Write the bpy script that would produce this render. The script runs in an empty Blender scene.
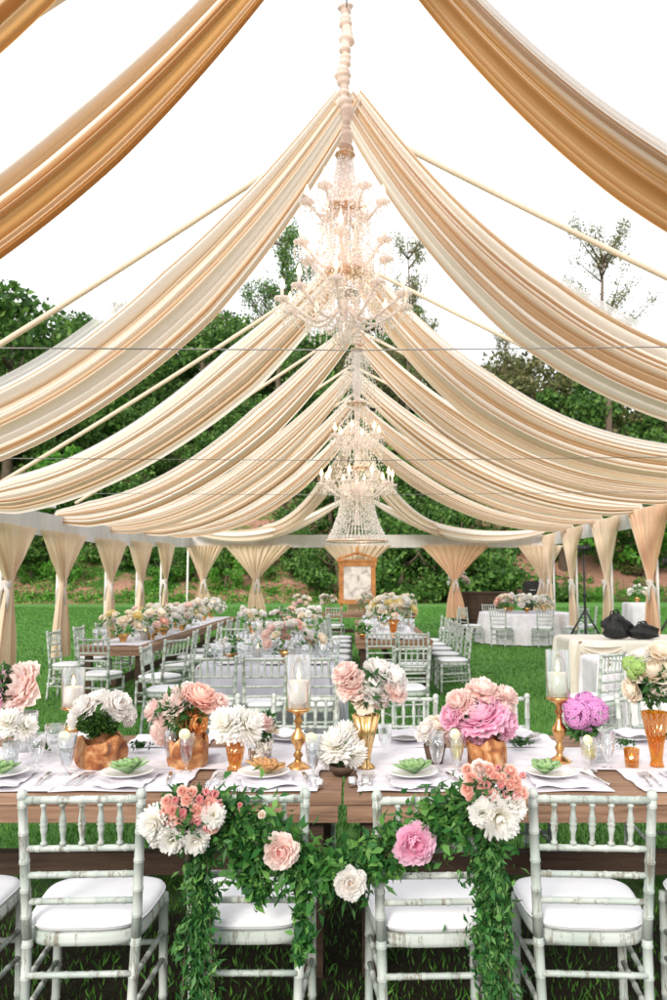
import bpy, math, random
import numpy as np
from mathutils import Vector, Matrix, Euler
random.seed(7); RNG = np.random.default_rng(7)
SC = bpy.context.scene; COL = SC.collection
PI = math.pi
# ------------------------------------------------------------------ camera model (used to lay the place out in metres)
PITCH = math.atan(0.1); CP, SP = math.cos(PITCH), math.sin(PITCH); EYE = 1.65; VX = 355.0
def ray(px, py):
    u = 500 - py
    return (px - VX), 780 * CP - u * SP, 780 * SP + u * CP
def P(px, py, Y):
    a, b, c = ray(px, py); t = Y / b
    return Vector((a * t, Y, EYE + c * t))
def G(px, py, Z=0.0):
    a, b, c = ray(px, py); t = (Z - EYE) / c
    return Vector((a * t, b * t, Z))
def mpp(Y, z): return (Y * CP + (z - EYE) * SP) / 780.0   # metres per photo pixel there

# ------------------------------------------------------------------ materials
def nmat(name):
    m = bpy.data.materials.new(name); m.use_nodes = True
    nt = m.node_tree; nt.nodes.clear()
    out = nt.nodes.new('ShaderNodeOutputMaterial')
    return m, nt, out
def N(nt, t, **kw):
    n = nt.nodes.new(t)
    for k, v in kw.items():
        if k.startswith('i_'):
            n.inputs[k[2:].replace('_', ' ')].default_value = v
        else: setattr(n, k, v)
    return n
def L(nt, a, b): nt.links.new(a, b)
def ramp(nt, fac, stops):
    r = nt.nodes.new('ShaderNodeValToRGB'); e = r.color_ramp.elements
    while len(e) < len(stops): e.new(0.5)
    for k, (p, c) in enumerate(stops):
        e[k].position = p; e[k].color = (c[0], c[1], c[2], 1)
    L(nt, fac, r.inputs[0]); return r.outputs[0]
def noise(nt, scale, detail=4, rough=.55, vec=None, stretch=None, coord='Object', dist=0, rnd=True):
    n = nt.nodes.new('ShaderNodeTexNoise'); n.inputs['Scale'].default_value = scale
    n.inputs['Detail'].default_value = detail; n.inputs['Roughness'].default_value = rough
    n.inputs['Distortion'].default_value = dist
    tc = nt.nodes.new('ShaderNodeTexCoord'); v = tc.outputs[coord]
    if coord == 'Object' and rnd:
        oi = nt.nodes.new('ShaderNodeObjectInfo'); ml = nt.nodes.new('ShaderNodeMath'); ml.operation = 'MULTIPLY'; ml.inputs[1].default_value = 37.0
        L(nt, oi.outputs['Random'], ml.inputs[0]); va = nt.nodes.new('ShaderNodeVectorMath'); va.operation = 'ADD'; L(nt, v, va.inputs[0]); L(nt, ml.outputs[0], va.inputs[1]); v = va.outputs[0]
    if stretch:
        mp = nt.nodes.new('ShaderNodeMapping'); mp.inputs['Scale'].default_value = stretch
        L(nt, v, mp.inputs[0]); v = mp.outputs[0]
    L(nt, v, n.inputs['Vector']); return n.outputs[0]
def bump(nt, h, strength=.3, dist=.01):
    b = nt.nodes.new('ShaderNodeBump'); b.inputs['Strength'].default_value = strength
    b.inputs['Distance'].default_value = dist; L(nt, h, b.inputs['Height']); return b.outputs[0]
def princ(nt, out, rough=.5, metal=0, spec=.5):
    p = nt.nodes.new('ShaderNodeBsdfPrincipled'); p.inputs['Roughness'].default_value = rough
    p.inputs['Metallic'].default_value = metal; p.inputs['Specular IOR Level'].default_value = spec
    L(nt, p.outputs[0], out.inputs[0]); return p
def mat_noise(name, stops, scale=8, rough=.6, metal=0, stretch=None, bs=.2, bd=.005, detail=5, spec=.4, dist=0):
    m, nt, out = nmat(name); p = princ(nt, out, rough, metal, spec)
    n = noise(nt, scale, detail, .6, stretch=stretch, dist=dist)
    L(nt, ramp(nt, n, stops), p.inputs['Base Color'])
    if bs: L(nt, bump(nt, n, bs, bd), p.inputs['Normal'])
    return m
def mat_fabric(name, col, tcol, tf=.45, scale=220, col2=None):
    m, nt, out = nmat(name)
    d = nt.nodes.new('ShaderNodeBsdfDiffuse'); t = nt.nodes.new('ShaderNodeBsdfTranslucent')
    n = noise(nt, 3.0, 4); c2 = col2 or tuple(x * .88 for x in col)
    L(nt, ramp(nt, n, [(.3, c2), (.7, col)]), d.inputs[0]); t.inputs[0].default_value = (*tcol, 1)
    b = bump(nt, noise(nt, scale, 2), .15, .002); L(nt, b, d.inputs['Normal'])
    mx = nt.nodes.new('ShaderNodeMixShader'); mx.inputs[0].default_value = tf
    L(nt, d.outputs[0], mx.inputs[1]); L(nt, t.outputs[0], mx.inputs[2]); L(nt, mx.outputs[0], out.inputs[0])
    return m
def mat_leaf(name, stops, tf=.35, rough=.5, tmul=1.6):
    m, nt, out = nmat(name)
    a = nt.nodes.new('ShaderNodeAttribute'); a.attribute_name = 'rnd'
    col = ramp(nt, a.outputs['Fac'], stops)
    p = nt.nodes.new('ShaderNodeBsdfPrincipled'); p.inputs['Roughness'].default_value = rough; p.inputs['Specular IOR Level'].default_value = .3
    L(nt, col, p.inputs['Base Color'])
    t = nt.nodes.new('ShaderNodeBsdfTranslucent'); L(nt, col, t.inputs[0])
    mx = nt.nodes.new('ShaderNodeMixShader'); mx.inputs[0].default_value = tf
    L(nt, p.outputs[0], mx.inputs[1]); L(nt, t.outputs[0], mx.inputs[2]); L(nt, mx.outputs[0], out.inputs[0])
    return m
def mat_petal(name, base, tip, tf=.5):
    m, nt, out = nmat(name)
    a = nt.nodes.new('ShaderNodeAttribute'); a.attribute_name = 'rnd'
    col = ramp(nt, a.outputs['Fac'], [(0.05, base), (.75, tip)])
    d = nt.nodes.new('ShaderNodeBsdfPrincipled'); d.inputs['Roughness'].default_value = .6; d.inputs['Specular IOR Level'].default_value = .2
    L(nt, col, d.inputs['Base Color'])
    
    t = nt.nodes.new('ShaderNodeBsdfTranslucent'); L(nt, col, t.inputs[0])
    mx = nt.nodes.new('ShaderNodeMixShader'); mx.inputs[0].default_value = tf
    L(nt, d.outputs[0], mx.inputs[1]); L(nt, t.outputs[0], mx.inputs[2]); L(nt, mx.outputs[0], out.inputs[0])
    return m
def mat_glass(name, tint, refl=.12, dif=0.0, dcol=(.9, .9, .9), gcol=(1, 1, 1), rough=.03):
    m, nt, out = nmat(name)
    t = nt.nodes.new('ShaderNodeBsdfTransparent'); t.inputs[0].default_value = (*tint, 1)
    g = nt.nodes.new('ShaderNodeBsdfGlossy'); g.inputs['Roughness'].default_value = rough; g.inputs[0].default_value = (*gcol, 1)
    lw = nt.nodes.new('ShaderNodeLayerWeight'); lw.inputs[0].default_value = .35
    mr = nt.nodes.new('ShaderNodeMapRange'); L(nt, lw.outputs['Facing'], mr.inputs[0])
    mr.inputs['To Min'].default_value = refl * .5; mr.inputs['To Max'].default_value = min(1, refl + .75)
    mx = nt.nodes.new('ShaderNodeMixShader'); L(nt, mr.outputs[0], mx.inputs[0])
    L(nt, t.outputs[0], mx.inputs[1]); L(nt, g.outputs[0], mx.inputs[2]); last = mx.outputs[0]
    if dif > 0:
        d = nt.nodes.new('ShaderNodeBsdfDiffuse'); d.inputs[0].default_value = (*dcol, 1)
        m2 = nt.nodes.new('ShaderNodeMixShader'); m2.inputs[0].default_value = dif
        tl = nt.nodes.new('ShaderNodeBsdfTranslucent'); tl.inputs[0].default_value = (*dcol, 1); m3 = nt.nodes.new('ShaderNodeMixShader'); m3.inputs[0].default_value = .5
        L(nt, d.outputs[0], m3.inputs[1]); L(nt, tl.outputs[0], m3.inputs[2])
        L(nt, last, m2.inputs[1]); L(nt, m3.outputs[0], m2.inputs[2]); last = m2.outputs[0]
    L(nt, last, out.inputs[0]); return m
def mat_emit(name, col, s):
    m, nt, out = nmat(name); e = nt.nodes.new('ShaderNodeEmission'); e.inputs[0].default_value = (*col, 1)
    e.inputs[1].default_value = s; L(nt, e.outputs[0], out.inputs[0]); return m
M = {}
def chair_mat():
    m, nt, out = nmat('distressed_paint'); p = princ(nt, out, .5, 0, .35)
    n1 = noise(nt, 17, 8, .82, stretch=(1.3, 1.3, .16)); n2 = noise(nt, 4, 3, .5)
    paint = ramp(nt, n2, [(.35, (.35, .41, .375)), (.65, (.51, .545, .515))])
    wood = ramp(nt, n1, [(.4, (.26, .24, .19)), (.8, (.13, .11, .08))])
    mask = ramp(nt, n1, [(.535, (0, 0, 0)), (.595, (.9, .9, .9))])
    mx = nt.nodes.new('ShaderNodeMix'); mx.data_type = 'RGBA'
    L(nt, mask, mx.inputs['Factor']); L(nt, paint, mx.inputs['A']); L(nt, wood, mx.inputs['B'])
    L(nt, mx.outputs['Result'], p.inputs['Base Color']); L(nt, bump(nt, mask, .4, -.002), p.inputs['Normal'])
    return m
M['chair'] = chair_mat()
M['seat'] = mat_noise('cushion_cloth', [(.3, (.66, .67, .70)), (.7, (.74, .75, .78))], 5, .9, bs=.15, bd=.01, spec=.1)
def wood_mat(name, c1, c2, c3, axis=(1, 14, 14), sc=2.2):
    m, nt, out = nmat(name); p = princ(nt, out, .65, 0, .25)
    n = noise(nt, sc, 8, .65, stretch=axis, dist=.6); n2 = noise(nt, 1.3, 2)
    c = ramp(nt, n, [(.3, c1), (.5, c2), (.72, c3)])
    c_2 = ramp(nt, n2, [(.3, (.75, .75, .75)), (.7, (1.1, 1.1, 1.1))])
    mx = nt.nodes.new('ShaderNodeMix'); mx.data_type = 'RGBA'; mx.blend_type = 'MULTIPLY'; mx.inputs['Factor'].default_value = 1
    L(nt, c, mx.inputs['A']); L(nt, c_2, mx.inputs['B']); L(nt, mx.outputs['Result'], p.inputs['Base Color'])
    L(nt, bump(nt, n, .5, .006), p.inputs['Normal']); return m
M['plank'] = wood_mat('rustic_plank', (.13, .07, .045), (.28, .165, .105), (.40, .26, .18))
M['plank_dark'] = wood_mat('dark_plank', (.03, .02, .014), (.075, .045, .03), (.12, .075, .05))
M['burl'] = mat_noise('burl_wood', [(.3, (.07, .022, .01)), (.44, (.30, .10, .03)), (.56, (.48, .23, .09)), (.7, (.64, .42, .24))], 13, .6, bs=.5, bd=.01, detail=9, dist=.9)
M['linen'] = mat_noise('white_linen', [(.3, (.60, .58, .63)), (.7, (.76, .74, .78))], 7, .9, bs=.9, bd=.012, detail=7, spec=.1)
M['linen_grey'] = mat_noise('grey_linen', [(.3, (.42, .42, .48)), (.7, (.52, .52, .58))], 5, .9, bs=.2, bd=.01, spec=.1)
M['linen_cream'] = mat_noise('cream_satin', [(.3, (.70, .64, .56)), (.7, (.82, .77, .70))], 3, .5, bs=.1, bd=.01, spec=.4)
M['drape'] = mat_fabric('ivory_drape', (.93, .84, .72), (.96, .78, .58), .42, scale=40)
M['drape_deep'] = mat_fabric('gold_drape', (.90, .75, .57), (.95, .67, .42), .42, scale=40)
M['sash'] = mat_fabric('sash_white', (.82, .80, .78), (.85, .82, .80), .5)
def band_shade_mat(name, stops, tstops, tf):  # cloth coloured by 'rnd': ivory and tan bands with fold shade painted in
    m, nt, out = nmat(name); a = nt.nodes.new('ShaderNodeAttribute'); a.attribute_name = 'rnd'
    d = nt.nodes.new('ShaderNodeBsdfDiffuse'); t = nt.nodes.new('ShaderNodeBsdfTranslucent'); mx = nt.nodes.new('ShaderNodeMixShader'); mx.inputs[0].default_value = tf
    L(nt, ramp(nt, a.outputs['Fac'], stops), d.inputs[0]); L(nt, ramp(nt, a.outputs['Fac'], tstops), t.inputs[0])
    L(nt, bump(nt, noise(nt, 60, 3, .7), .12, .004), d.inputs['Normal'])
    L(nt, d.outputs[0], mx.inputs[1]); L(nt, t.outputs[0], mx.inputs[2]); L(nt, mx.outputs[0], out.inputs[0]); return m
M['drape'] = band_shade_mat('ivory_drape', [(0, (.88, .85, .83)), (.35, (.84, .77, .68)), (.7, (.70, .52, .36)), (1, (.58, .38, .22))], [(0, (.88, .84, .80)), (.35, (.84, .72, .58)), (.7, (.75, .50, .28)), (1, (.62, .36, .16))], .42)
M['drape_deep'] = band_shade_mat('gold_drape', [(0, (.86, .82, .80)), (.35, (.76, .60, .44)), (.7, (.66, .42, .20)), (1, (.60, .34, .13))], [(0, (.86, .82, .78)), (.35, (.78, .55, .34)), (.7, (.72, .42, .17)), (1, (.66, .35, .12))], .42)
def sheer_mat():
    m, nt, out = nmat('sheer_white'); d = nt.nodes.new('ShaderNodeBsdfDiffuse'); t = nt.nodes.new('ShaderNodeBsdfTranslucent'); tr = nt.nodes.new('ShaderNodeBsdfTransparent')
    d.inputs[0].default_value = (.88, .86, .85, 1); t.inputs[0].default_value = (.9, .88, .87, 1); a = nt.nodes.new('ShaderNodeMixShader'); a.inputs[0].default_value = .55; b = nt.nodes.new('ShaderNodeMixShader')
    b.inputs[0].default_value = .68; L(nt, d.outputs[0], a.inputs[1]); L(nt, t.outputs[0], a.inputs[2]); L(nt, tr.outputs[0], b.inputs[1]); L(nt, a.outputs[0], b.inputs[2]); L(nt, b.outputs[0], out.inputs[0]); return m
M['sheer'] = sheer_mat()
M['strap'] = mat_fabric('strap_cloth', (.86, .76, .64), (.86, .70, .5), .3, 60)
M['curtain'] = mat_fabric('curtain_cloth', (.84, .71, .57), (.82, .62, .42), .4)
M['curtain_glow_tint'] = mat_fabric('curtain_cloth_glow_tint', (.88, .68, .50), (.9, .55, .32), .45)  # same curtain cloth, orange uplight glow painted into its colour
M['valance'] = mat_noise('valance_cloth', [(.3, (.50, .48, .47)), (.7, (.64, .62, .61))], 2.5, .8, bs=.25, bd=.02, stretch=(1, 1, .15))
M['frame'] = mat_noise('white_frame', [(.3, (.62, .60, .58)), (.7, (.74, .72, .70))], 5, .5)
M['gold'] = mat_noise('antique_gold', [(.35, (.45, .20, .06)), (.65, (.85, .52, .22))], 14, .28, metal=1, bs=.1)
M['brass'] = mat_noise('ribbed_brass', [(.35, (.60, .36, .12)), (.65, (.92, .68, .35))], 20, .25, metal=1, bs=.05)
M['silver'] = mat_noise('silverware', [(.3, (.55, .53, .52)), (.7, (.85, .83, .82))], 10, .2, metal=1, bs=0)
M['wax'] = mat_fabric('candle_wax', (.92, .90, .88), (.95, .85, .75), .3)
M['glass'] = mat_glass('clear_glass', (.97, .98, .98), .12)
M['glass_green'] = mat_glass('tinted_hurricane_glass', (.93, .975, .95), .10)
M['crystal_cup'] = mat_glass('cut_crystal', (.85, .88, .90), .35, .12)
M['amber'] = mat_glass('amber_glass', (.92, .55, .05), .22, .14, (.66, .34, .02), (1, .8, .5))
M['mercury'] = mat_noise('mercury_glass', [(.4, (.35, .28, .22)), (.6, (.85, .78, .70))], 60, .2, metal=1, bs=.4, bd=.003)
M['wine'] = mat_glass('rose_champagne', (.80, .48, .44), .1, .15, (.6, .3, .26))
M['lemonade'] = mat_glass('lemon_drink', (.96, .92, .66), .1, .30, (.9, .85, .5))
M['water'] = mat_glass('iced_water', (.88, .90, .95), .2, .12)
M['lemon'] = mat_noise('lemon_slice', [(.4, (.90, .86, .38)), (.6, (.95, .93, .62))], 20, .4)
M['crystal'] = mat_glass('chandelier_crystal', (1, .97, .95), .35, .40, (1, .93, .89))
M['crystal_arm'] = mat_glass('chandelier_arm_glass', (.98, .94, .92), .30, .62, (.96, .88, .85))
M['crystal_gold'] = mat_noise('chandelier_gilt', [(.3, (.75, .45, .30)), (.7, (.95, .72, .55))], 20, .3, metal=.6, bs=0)
M['chain_cloth'] = mat_fabric('shirred_silk', (.93, .82, .75), (.92, .75, .66), .4)
M['bulb'] = mat_emit('candle_bulb', (1, .62, .28), 7)
M['flame'] = mat_emit('flame', (1, .55, .18), 9)
M['black'] = mat_noise('black_cloth', [(.3, (.006, .006, .007)), (.7, (.02, .02, .022))], 15, .5, bs=.5, bd=.02)
M['black_metal'] = mat_noise('black_metal', [(.3, (.012, .012, .013)), (.7, (.03, .03, .03))], 8, .4, bs=0)
M['cable'] = mat_noise('steel_cable', [(.3, (.18, .17, .16)), (.7, (.30, .29, .28))], 30, .5, bs=0)
M['mirror_wood'] = mat_noise('honey_wood', [(.3, (.30, .11, .03)), (.7, (.58, .26, .08))], 6, .4, bs=.1)
M['bark'] = mat_noise('bark', [(.3, (.07, .05, .035)), (.7, (.20, .15, .11))], 5, .9, stretch=(4, 4, 1), bs=.6, bd=.05)
M['porcelain'] = mat_noise('porcelain', [(.3, (.78, .77, .78)), (.7, (.86, .85, .86))], 3, .15, bs=0)
M['moss'] = mat_leaf('moss', [(0, (.015, .05, .01)), (1, (.07, .16, .025))])
M['leaf'] = mat_leaf('garland_leaf', [(0, (.02, .10, .025)), (.5, (.06, .22, .045)), (1, (.20, .42, .10))])
M['leaf_dark'] = mat_leaf('bouquet_leaf', [(0, (.015, .07, .02)), (1, (.08, .20, .05))])
M['fern'] = mat_leaf('fern_leaf', [(0, (.02, .11, .03)), (.5, (.06, .20, .05)), (1, (.20, .38, .12))])
M['succ'] = mat_leaf('succulent_leaf', [(0, (.09, .22, .07)), (1, (.36, .54, .25))], .15, .4)
M['succ_red'] = mat_leaf('red_succulent_leaf', [(0, (.30, .35, .10)), (1, (.65, .30, .14))], .15, .4)
M['tree1'] = mat_leaf('tree_leaf', [(0, (.035, .09, .022)), (.6, (.09, .21, .04)), (1, (.20, .34, .08))])
M['tree2'] = mat_leaf('tree_leaf_olive', [(0, (.07, .09, .035)), (.6, (.19, .21, .08)), (1, (.34, .29, .14))])
M['tree3'] = mat_leaf('tree_leaf_bright', [(0, (.04, .15, .02)), (.6, (.10, .32, .035)), (1, (.24, .46, .07))])
M['grassblade'] = mat_leaf('grass_blade', [(0, (.03, .10, .016)), (.6, (.075, .22, .03)), (1, (.18, .38, .06))], .25, .6)
PET = {'peony_white': ((.90, .78, .70), (.95, .93, .91)), 'peony_blush': ((.93, .58, .52), (.97, .84, .80)),
       'peony_pink': ((.88, .34, .54), (.96, .66, .80)), 'rose_orange': ((.85, .22, .03), (.92, .50, .20)),
       'rose_cream': ((.90, .70, .46), (.95, .89, .79)), 'mum_white': ((.88, .84, .66), (.95, .94, .92)),
       'rose_bud': ((.80, .28, .30), (.94, .62, .61)), 'rose_coral': ((.84, .40, .32), (.95, .70, .62)),
       'hydrangea_purple': ((.70, .22, .60), (.90, .56, .84)), 'hydrangea_green': ((.35, .55, .12), (.62, .80, .34)), 'bloom_yellow': ((.80, .60, .10), (.92, .82, .45))}
for k, (a, b) in PET.items(): M[k] = mat_petal('petal_' + k, a, b)

# ------------------------------------------------------------------ mesh building
class MB:
    def __init__(s): s.v = []; s.f = []; s.r = []
    def add(s, vs, fs, r=None):
        o = len(s.v); s.v += [tuple(v) for v in vs]; s.f += [tuple(i + o for i in f) for f in fs]
        s.r += list(r) if r is not None else [0.5] * len(vs)
        return s
    def box(s, c, d, rot=None):
        x, y, z = d[0] / 2, d[1] / 2, d[2] / 2
        vs = [Vector(p) for p in ((-x, -y, -z), (x, -y, -z), (x, y, -z), (-x, y, -z), (-x, -y, z), (x, -y, z), (x, y, z), (-x, y, z))]
        if rot is not None: vs = [rot @ v for v in vs]
        vs = [v + Vector(c) for v in vs]
        return s.add(vs, [(0, 3, 2, 1), (4, 5, 6, 7), (0, 1, 5, 4), (1, 2, 6, 5), (2, 3, 7, 6), (3, 0, 4, 7)])
    def tube(s, pts, rad, n=8, cap=True):
        pts = [Vector(p) for p in pts]
        if not hasattr(rad, '__len__'): rad = [rad] * len(pts)
        vs = []; fs = []; up = None
        for i, p in enumerate(pts):
            d = (pts[min(i + 1, len(pts) - 1)] - pts[max(i - 1, 0)]).normalized()
            if up is None:
                up = Vector((0, 0, 1)) if abs(d.z) < .9 else Vector((0, 1, 0))
            a = d.cross(up).normalized(); b = a.cross(d).normalized(); up = b
            for k in range(n):
                t = 2 * PI * k / n; vs.append(p + (a * math.cos(t) + b * math.sin(t)) * rad[i])
        for i in range(len(pts) - 1):
            for k in range(n):
                k2 = (k + 1) % n; fs.append((i * n + k, i * n + k2, (i + 1) * n + k2, (i + 1) * n + k))
        if cap: fs += [tuple(range(n))[::-1], tuple(range((len(pts) - 1) * n, len(pts) * n))]
        return s.add(vs, fs)
    def lathe(s, prof, n=20, c=(0, 0, 0), flute=0, nf=12):
        vs = []; fs = []
        for (r, z) in prof:
            for k in range(n):
                t = 2 * PI * k / n; rr = r * (1 + flute * math.cos(nf * t))
                vs.append((c[0] + rr * math.cos(t), c[1] + rr * math.sin(t), c[2] + z))
        for i in range(len(prof) - 1):
            for k in range(n):
                k2 = (k + 1) % n; fs.append((i * n + k, i * n + k2, (i + 1) * n + k2, (i + 1) * n + k))
        return s.add(vs, fs)
    def grid(s, fn, nu, nv):
        vs = []; fs = []; rs = []
        for i in range(nu + 1):
            for j in range(nv + 1):
                q = fn(i / nu, j / nv); vs.append(q[:3]); rs.append(q[3] if len(q) > 3 else .5)
        for i in range(nu):
            for j in range(nv):
                a = i * (nv + 1) + j; fs.append((a, a + nv + 1, a + nv + 2, a + 1))
        return s.add(vs, fs, rs)
    def mesh(s, name, mat, smooth=True):
        me = bpy.data.meshes.new(name); me.from_pydata(s.v, [], s.f)
        at = me.attributes.new('rnd', 'FLOAT', 'POINT'); at.data.foreach_set('value', s.r)
        if smooth: me.polygons.foreach_set('use_smooth', [True] * len(me.polygons))
        me.materials.append(mat); me.update(); return me
def bamboo(mb, p0, p1, r0, r1, nodes, n=9, bulge=1.13):
    """a turned bamboo-look rod: double rings at every node"""
    p0 = Vector(p0); p1 = Vector(p1); Ln = (p1 - p0).length; pts = [0.0, 1.0]; 
    ev = {0.0: 1.0, 1.0: 1.0}
    for t in nodes:
        for dt, k in ((-.011, 1.0), (-.007, bulge), (-.002, bulge), (0, 1.02), (.002, bulge), (.007, bulge), (.011, 1.0)):
            q = t + dt * .6 / Ln * 1.0
            if 0 <= q <= 1: ev[q] = k
    ks = sorted(ev); mb.tube([p0.lerp(p1, t) for t in ks], [(r0 + (r1 - r0) * t) * ev[t] for t in ks], n)
def quads_mesh(name, C, D, U, Ls, Ws, R, mat, fold=.0):
    """many small leaves: centres C, long axis D, side axis U, lengths, widths, random value R (numpy)"""
    n = len(C); Nn = np.cross(D, U)
    v = np.empty((n, 4, 3)); L2 = Ls[:, None]; W2 = Ws[:, None]
    v[:, 0] = C - D * L2 * .5; v[:, 1] = C + U * W2 * .5 + Nn * L2 * fold + D * L2 * -.05
    v[:, 2] = C + D * L2 * .5 - Nn * L2 * fold; v[:, 3] = C - U * W2 * .5 + Nn * L2 * fold + D * L2 * -.05
    me = bpy.data.meshes.new(name); me.vertices.add(4 * n); me.vertices.foreach_set('co', v.reshape(-1))
    me.loops.add(4 * n); me.loops.foreach_set('vertex_index', np.arange(4 * n, dtype=np.int32))
    me.polygons.add(n); me.polygons.foreach_set('loop_start', np.arange(0, 4 * n, 4, dtype=np.int32))
    me.polygons.foreach_set('loop_total', np.full(n, 4, dtype=np.int32))
    at = me.attributes.new('rnd', 'FLOAT', 'POINT'); at.data.foreach_set('value', np.repeat(R, 4))
    me.materials.append(mat); me.update(calc_edges=True); me.validate(); return me
def rand_dirs(n, rng=RNG):
    a = rng.normal(size=(n, 3)); return a / np.linalg.norm(a, axis=1)[:, None]
def leafcloud(name, C, mat, L0, W0, rng=RNG, droop=0, fold=.08, lvar=.4, out=None):
    n = len(C); D = rand_dirs(n, rng)
    if out is not None: D = D * .6 + out
    D[:, 2] -= droop; D /= np.linalg.norm(D, axis=1)[:, None]
    U = np.cross(D, rand_dirs(n, rng)); U /= np.linalg.norm(U, axis=1)[:, None] + 1e-9
    k = 1 + rng.uniform(-lvar, lvar, n)
    return quads_mesh(name, C, D, U, L0 * k, W0 * k, rng.uniform(0, 1, n), mat, fold)

# ------------------------------------------------------------------ objects
def thing(name, label, cat, loc=(0, 0, 0), rotz=0, group=None, data=None):
    o = bpy.data.objects.new(name, data); COL.objects.link(o)
    o.location = loc; o.rotation_euler = (0, 0, rotz); o['label'] = label; o['category'] = cat
    if group: o['group'] = group
    if data is None: o.empty_display_size = .1
    return o
def part(name, me, parent, loc=(0, 0, 0), rot=(0, 0, 0), sc=1.0, label=None):
    o = bpy.data.objects.new(name, me); COL.objects.link(o); o.parent = parent
    o.location = loc; o.rotation_euler = rot
    o.scale = (sc, sc, sc) if not hasattr(sc, '__len__') else sc
    if label: o['label'] = label
    return o
def struct(name, me, kind='structure'):
    o = bpy.data.objects.new(name, me); COL.objects.link(o); o['kind'] = kind; return o
def kids(o): return [c for c in bpy.data.objects if c.parent == o]
CH = {}
def dup(root, loc, rotz, label, group=None, sc=None):
    if root not in CH: CH[root] = [(c, kids(c)) for c in kids(root)]
    r = root.copy(); COL.objects.link(r); r.location = loc; r.rotation_euler = (0, 0, rotz); r['label'] = label
    if group: r['group'] = group
    if sc: r.scale = (sc, sc, sc)
    for ch, gs in CH[root]:
        c = ch.copy(); COL.objects.link(c); c.parent = r
        for g in gs: d = g.copy(); COL.objects.link(d); d.parent = c
    return r
ORD = ['first', 'second', 'third', 'fourth', 'fifth', 'sixth', 'seventh', 'eighth', 'ninth', 'tenth']

# ------------------------------------------------------------------ world, sun, camera
SUN_EL, SUN_AZ = 26, 202      # degrees; azimuth measured clockwise from +Y
w = bpy.data.worlds.new('World'); SC.world = w; w.use_nodes = True; nt = w.node_tree; nt.nodes.clear()
wo = nt.nodes.new('ShaderNodeOutputWorld')
sky = nt.nodes.new('ShaderNodeTexSky'); sky.sky_type = 'NISHITA'; sky.sun_disc = False
sky.sun_elevation = math.radians(SUN_EL); sky.sun_rotation = math.radians(SUN_AZ); sky.air_density = 1.0; sky.dust_density = 2.0
bg1 = nt.nodes.new('ShaderNodeBackground'); L(nt, sky.outputs[0], bg1.inputs[0]); bg1.inputs[1].default_value = .10
bg2 = nt.nodes.new('ShaderNodeBackground')
tc = nt.nodes.new('ShaderNodeTexCoord'); nz = nt.nodes.new('ShaderNodeTexNoise'); nz.inputs['Scale'].default_value = 1.6; nz.inputs['Detail'].default_value = 5
L(nt, tc.outputs['Generated'], nz.inputs['Vector'])
L(nt, ramp(nt, nz.outputs[0], [(.3, (.90, .915, .94)), (.65, (1.0, .995, .98))]), bg2.inputs[0]); bg2.inputs[1].default_value = 1.12
mxw = nt.nodes.new('ShaderNodeMixShader'); mxw.inputs[0].default_value = .88
L(nt, bg1.outputs[0], mxw.inputs[1]); L(nt, bg2.outputs[0], mxw.inputs[2]); L(nt, mxw.outputs[0], wo.inputs[0])
sd = bpy.data.lights.new('sun', 'SUN'); sd.energy = 2.3; sd.angle = math.radians(16); sd.color = (1, .93, .84)
so = bpy.data.objects.new('sun', sd); COL.objects.link(so)
az = math.radians(SUN_AZ); el = math.radians(SUN_EL)
sv = Vector((math.sin(az) * math.cos(el), math.cos(az) * math.cos(el), math.sin(el)))
so.rotation_euler = (-sv).to_track_quat('-Z', 'Y').to_euler()
cd = bpy.data.cameras.new('camera'); cam = bpy.data.objects.new('camera', cd); COL.objects.link(cam); SC.camera = cam
cd.sensor_fit = 'VERTICAL'; cd.sensor_height = 36; cd.lens = 28.08; cd.clip_end = 1000; cd.clip_start = .05
cd.shift_x = -(VX - 333.5) / 1000
cam.location = (0, 0, EYE); cam.rotation_euler = (PI / 2 + PITCH, 0, 0)
cd.dof.use_dof = True; cd.dof.focus_distance = 3.3; cd.dof.aperture_fstop = 5.0
SC.view_settings.view_transform = 'Standard'; SC.view_settings.look = 'None'; SC.view_settings.exposure = .57; SC.view_settings.gamma = 1
SC.cycles.max_bounces = 12; SC.cycles.diffuse_bounces = 7; SC.cycles.transmission_bounces = 10; SC.cycles.transparent_max_bounces = 16

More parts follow.
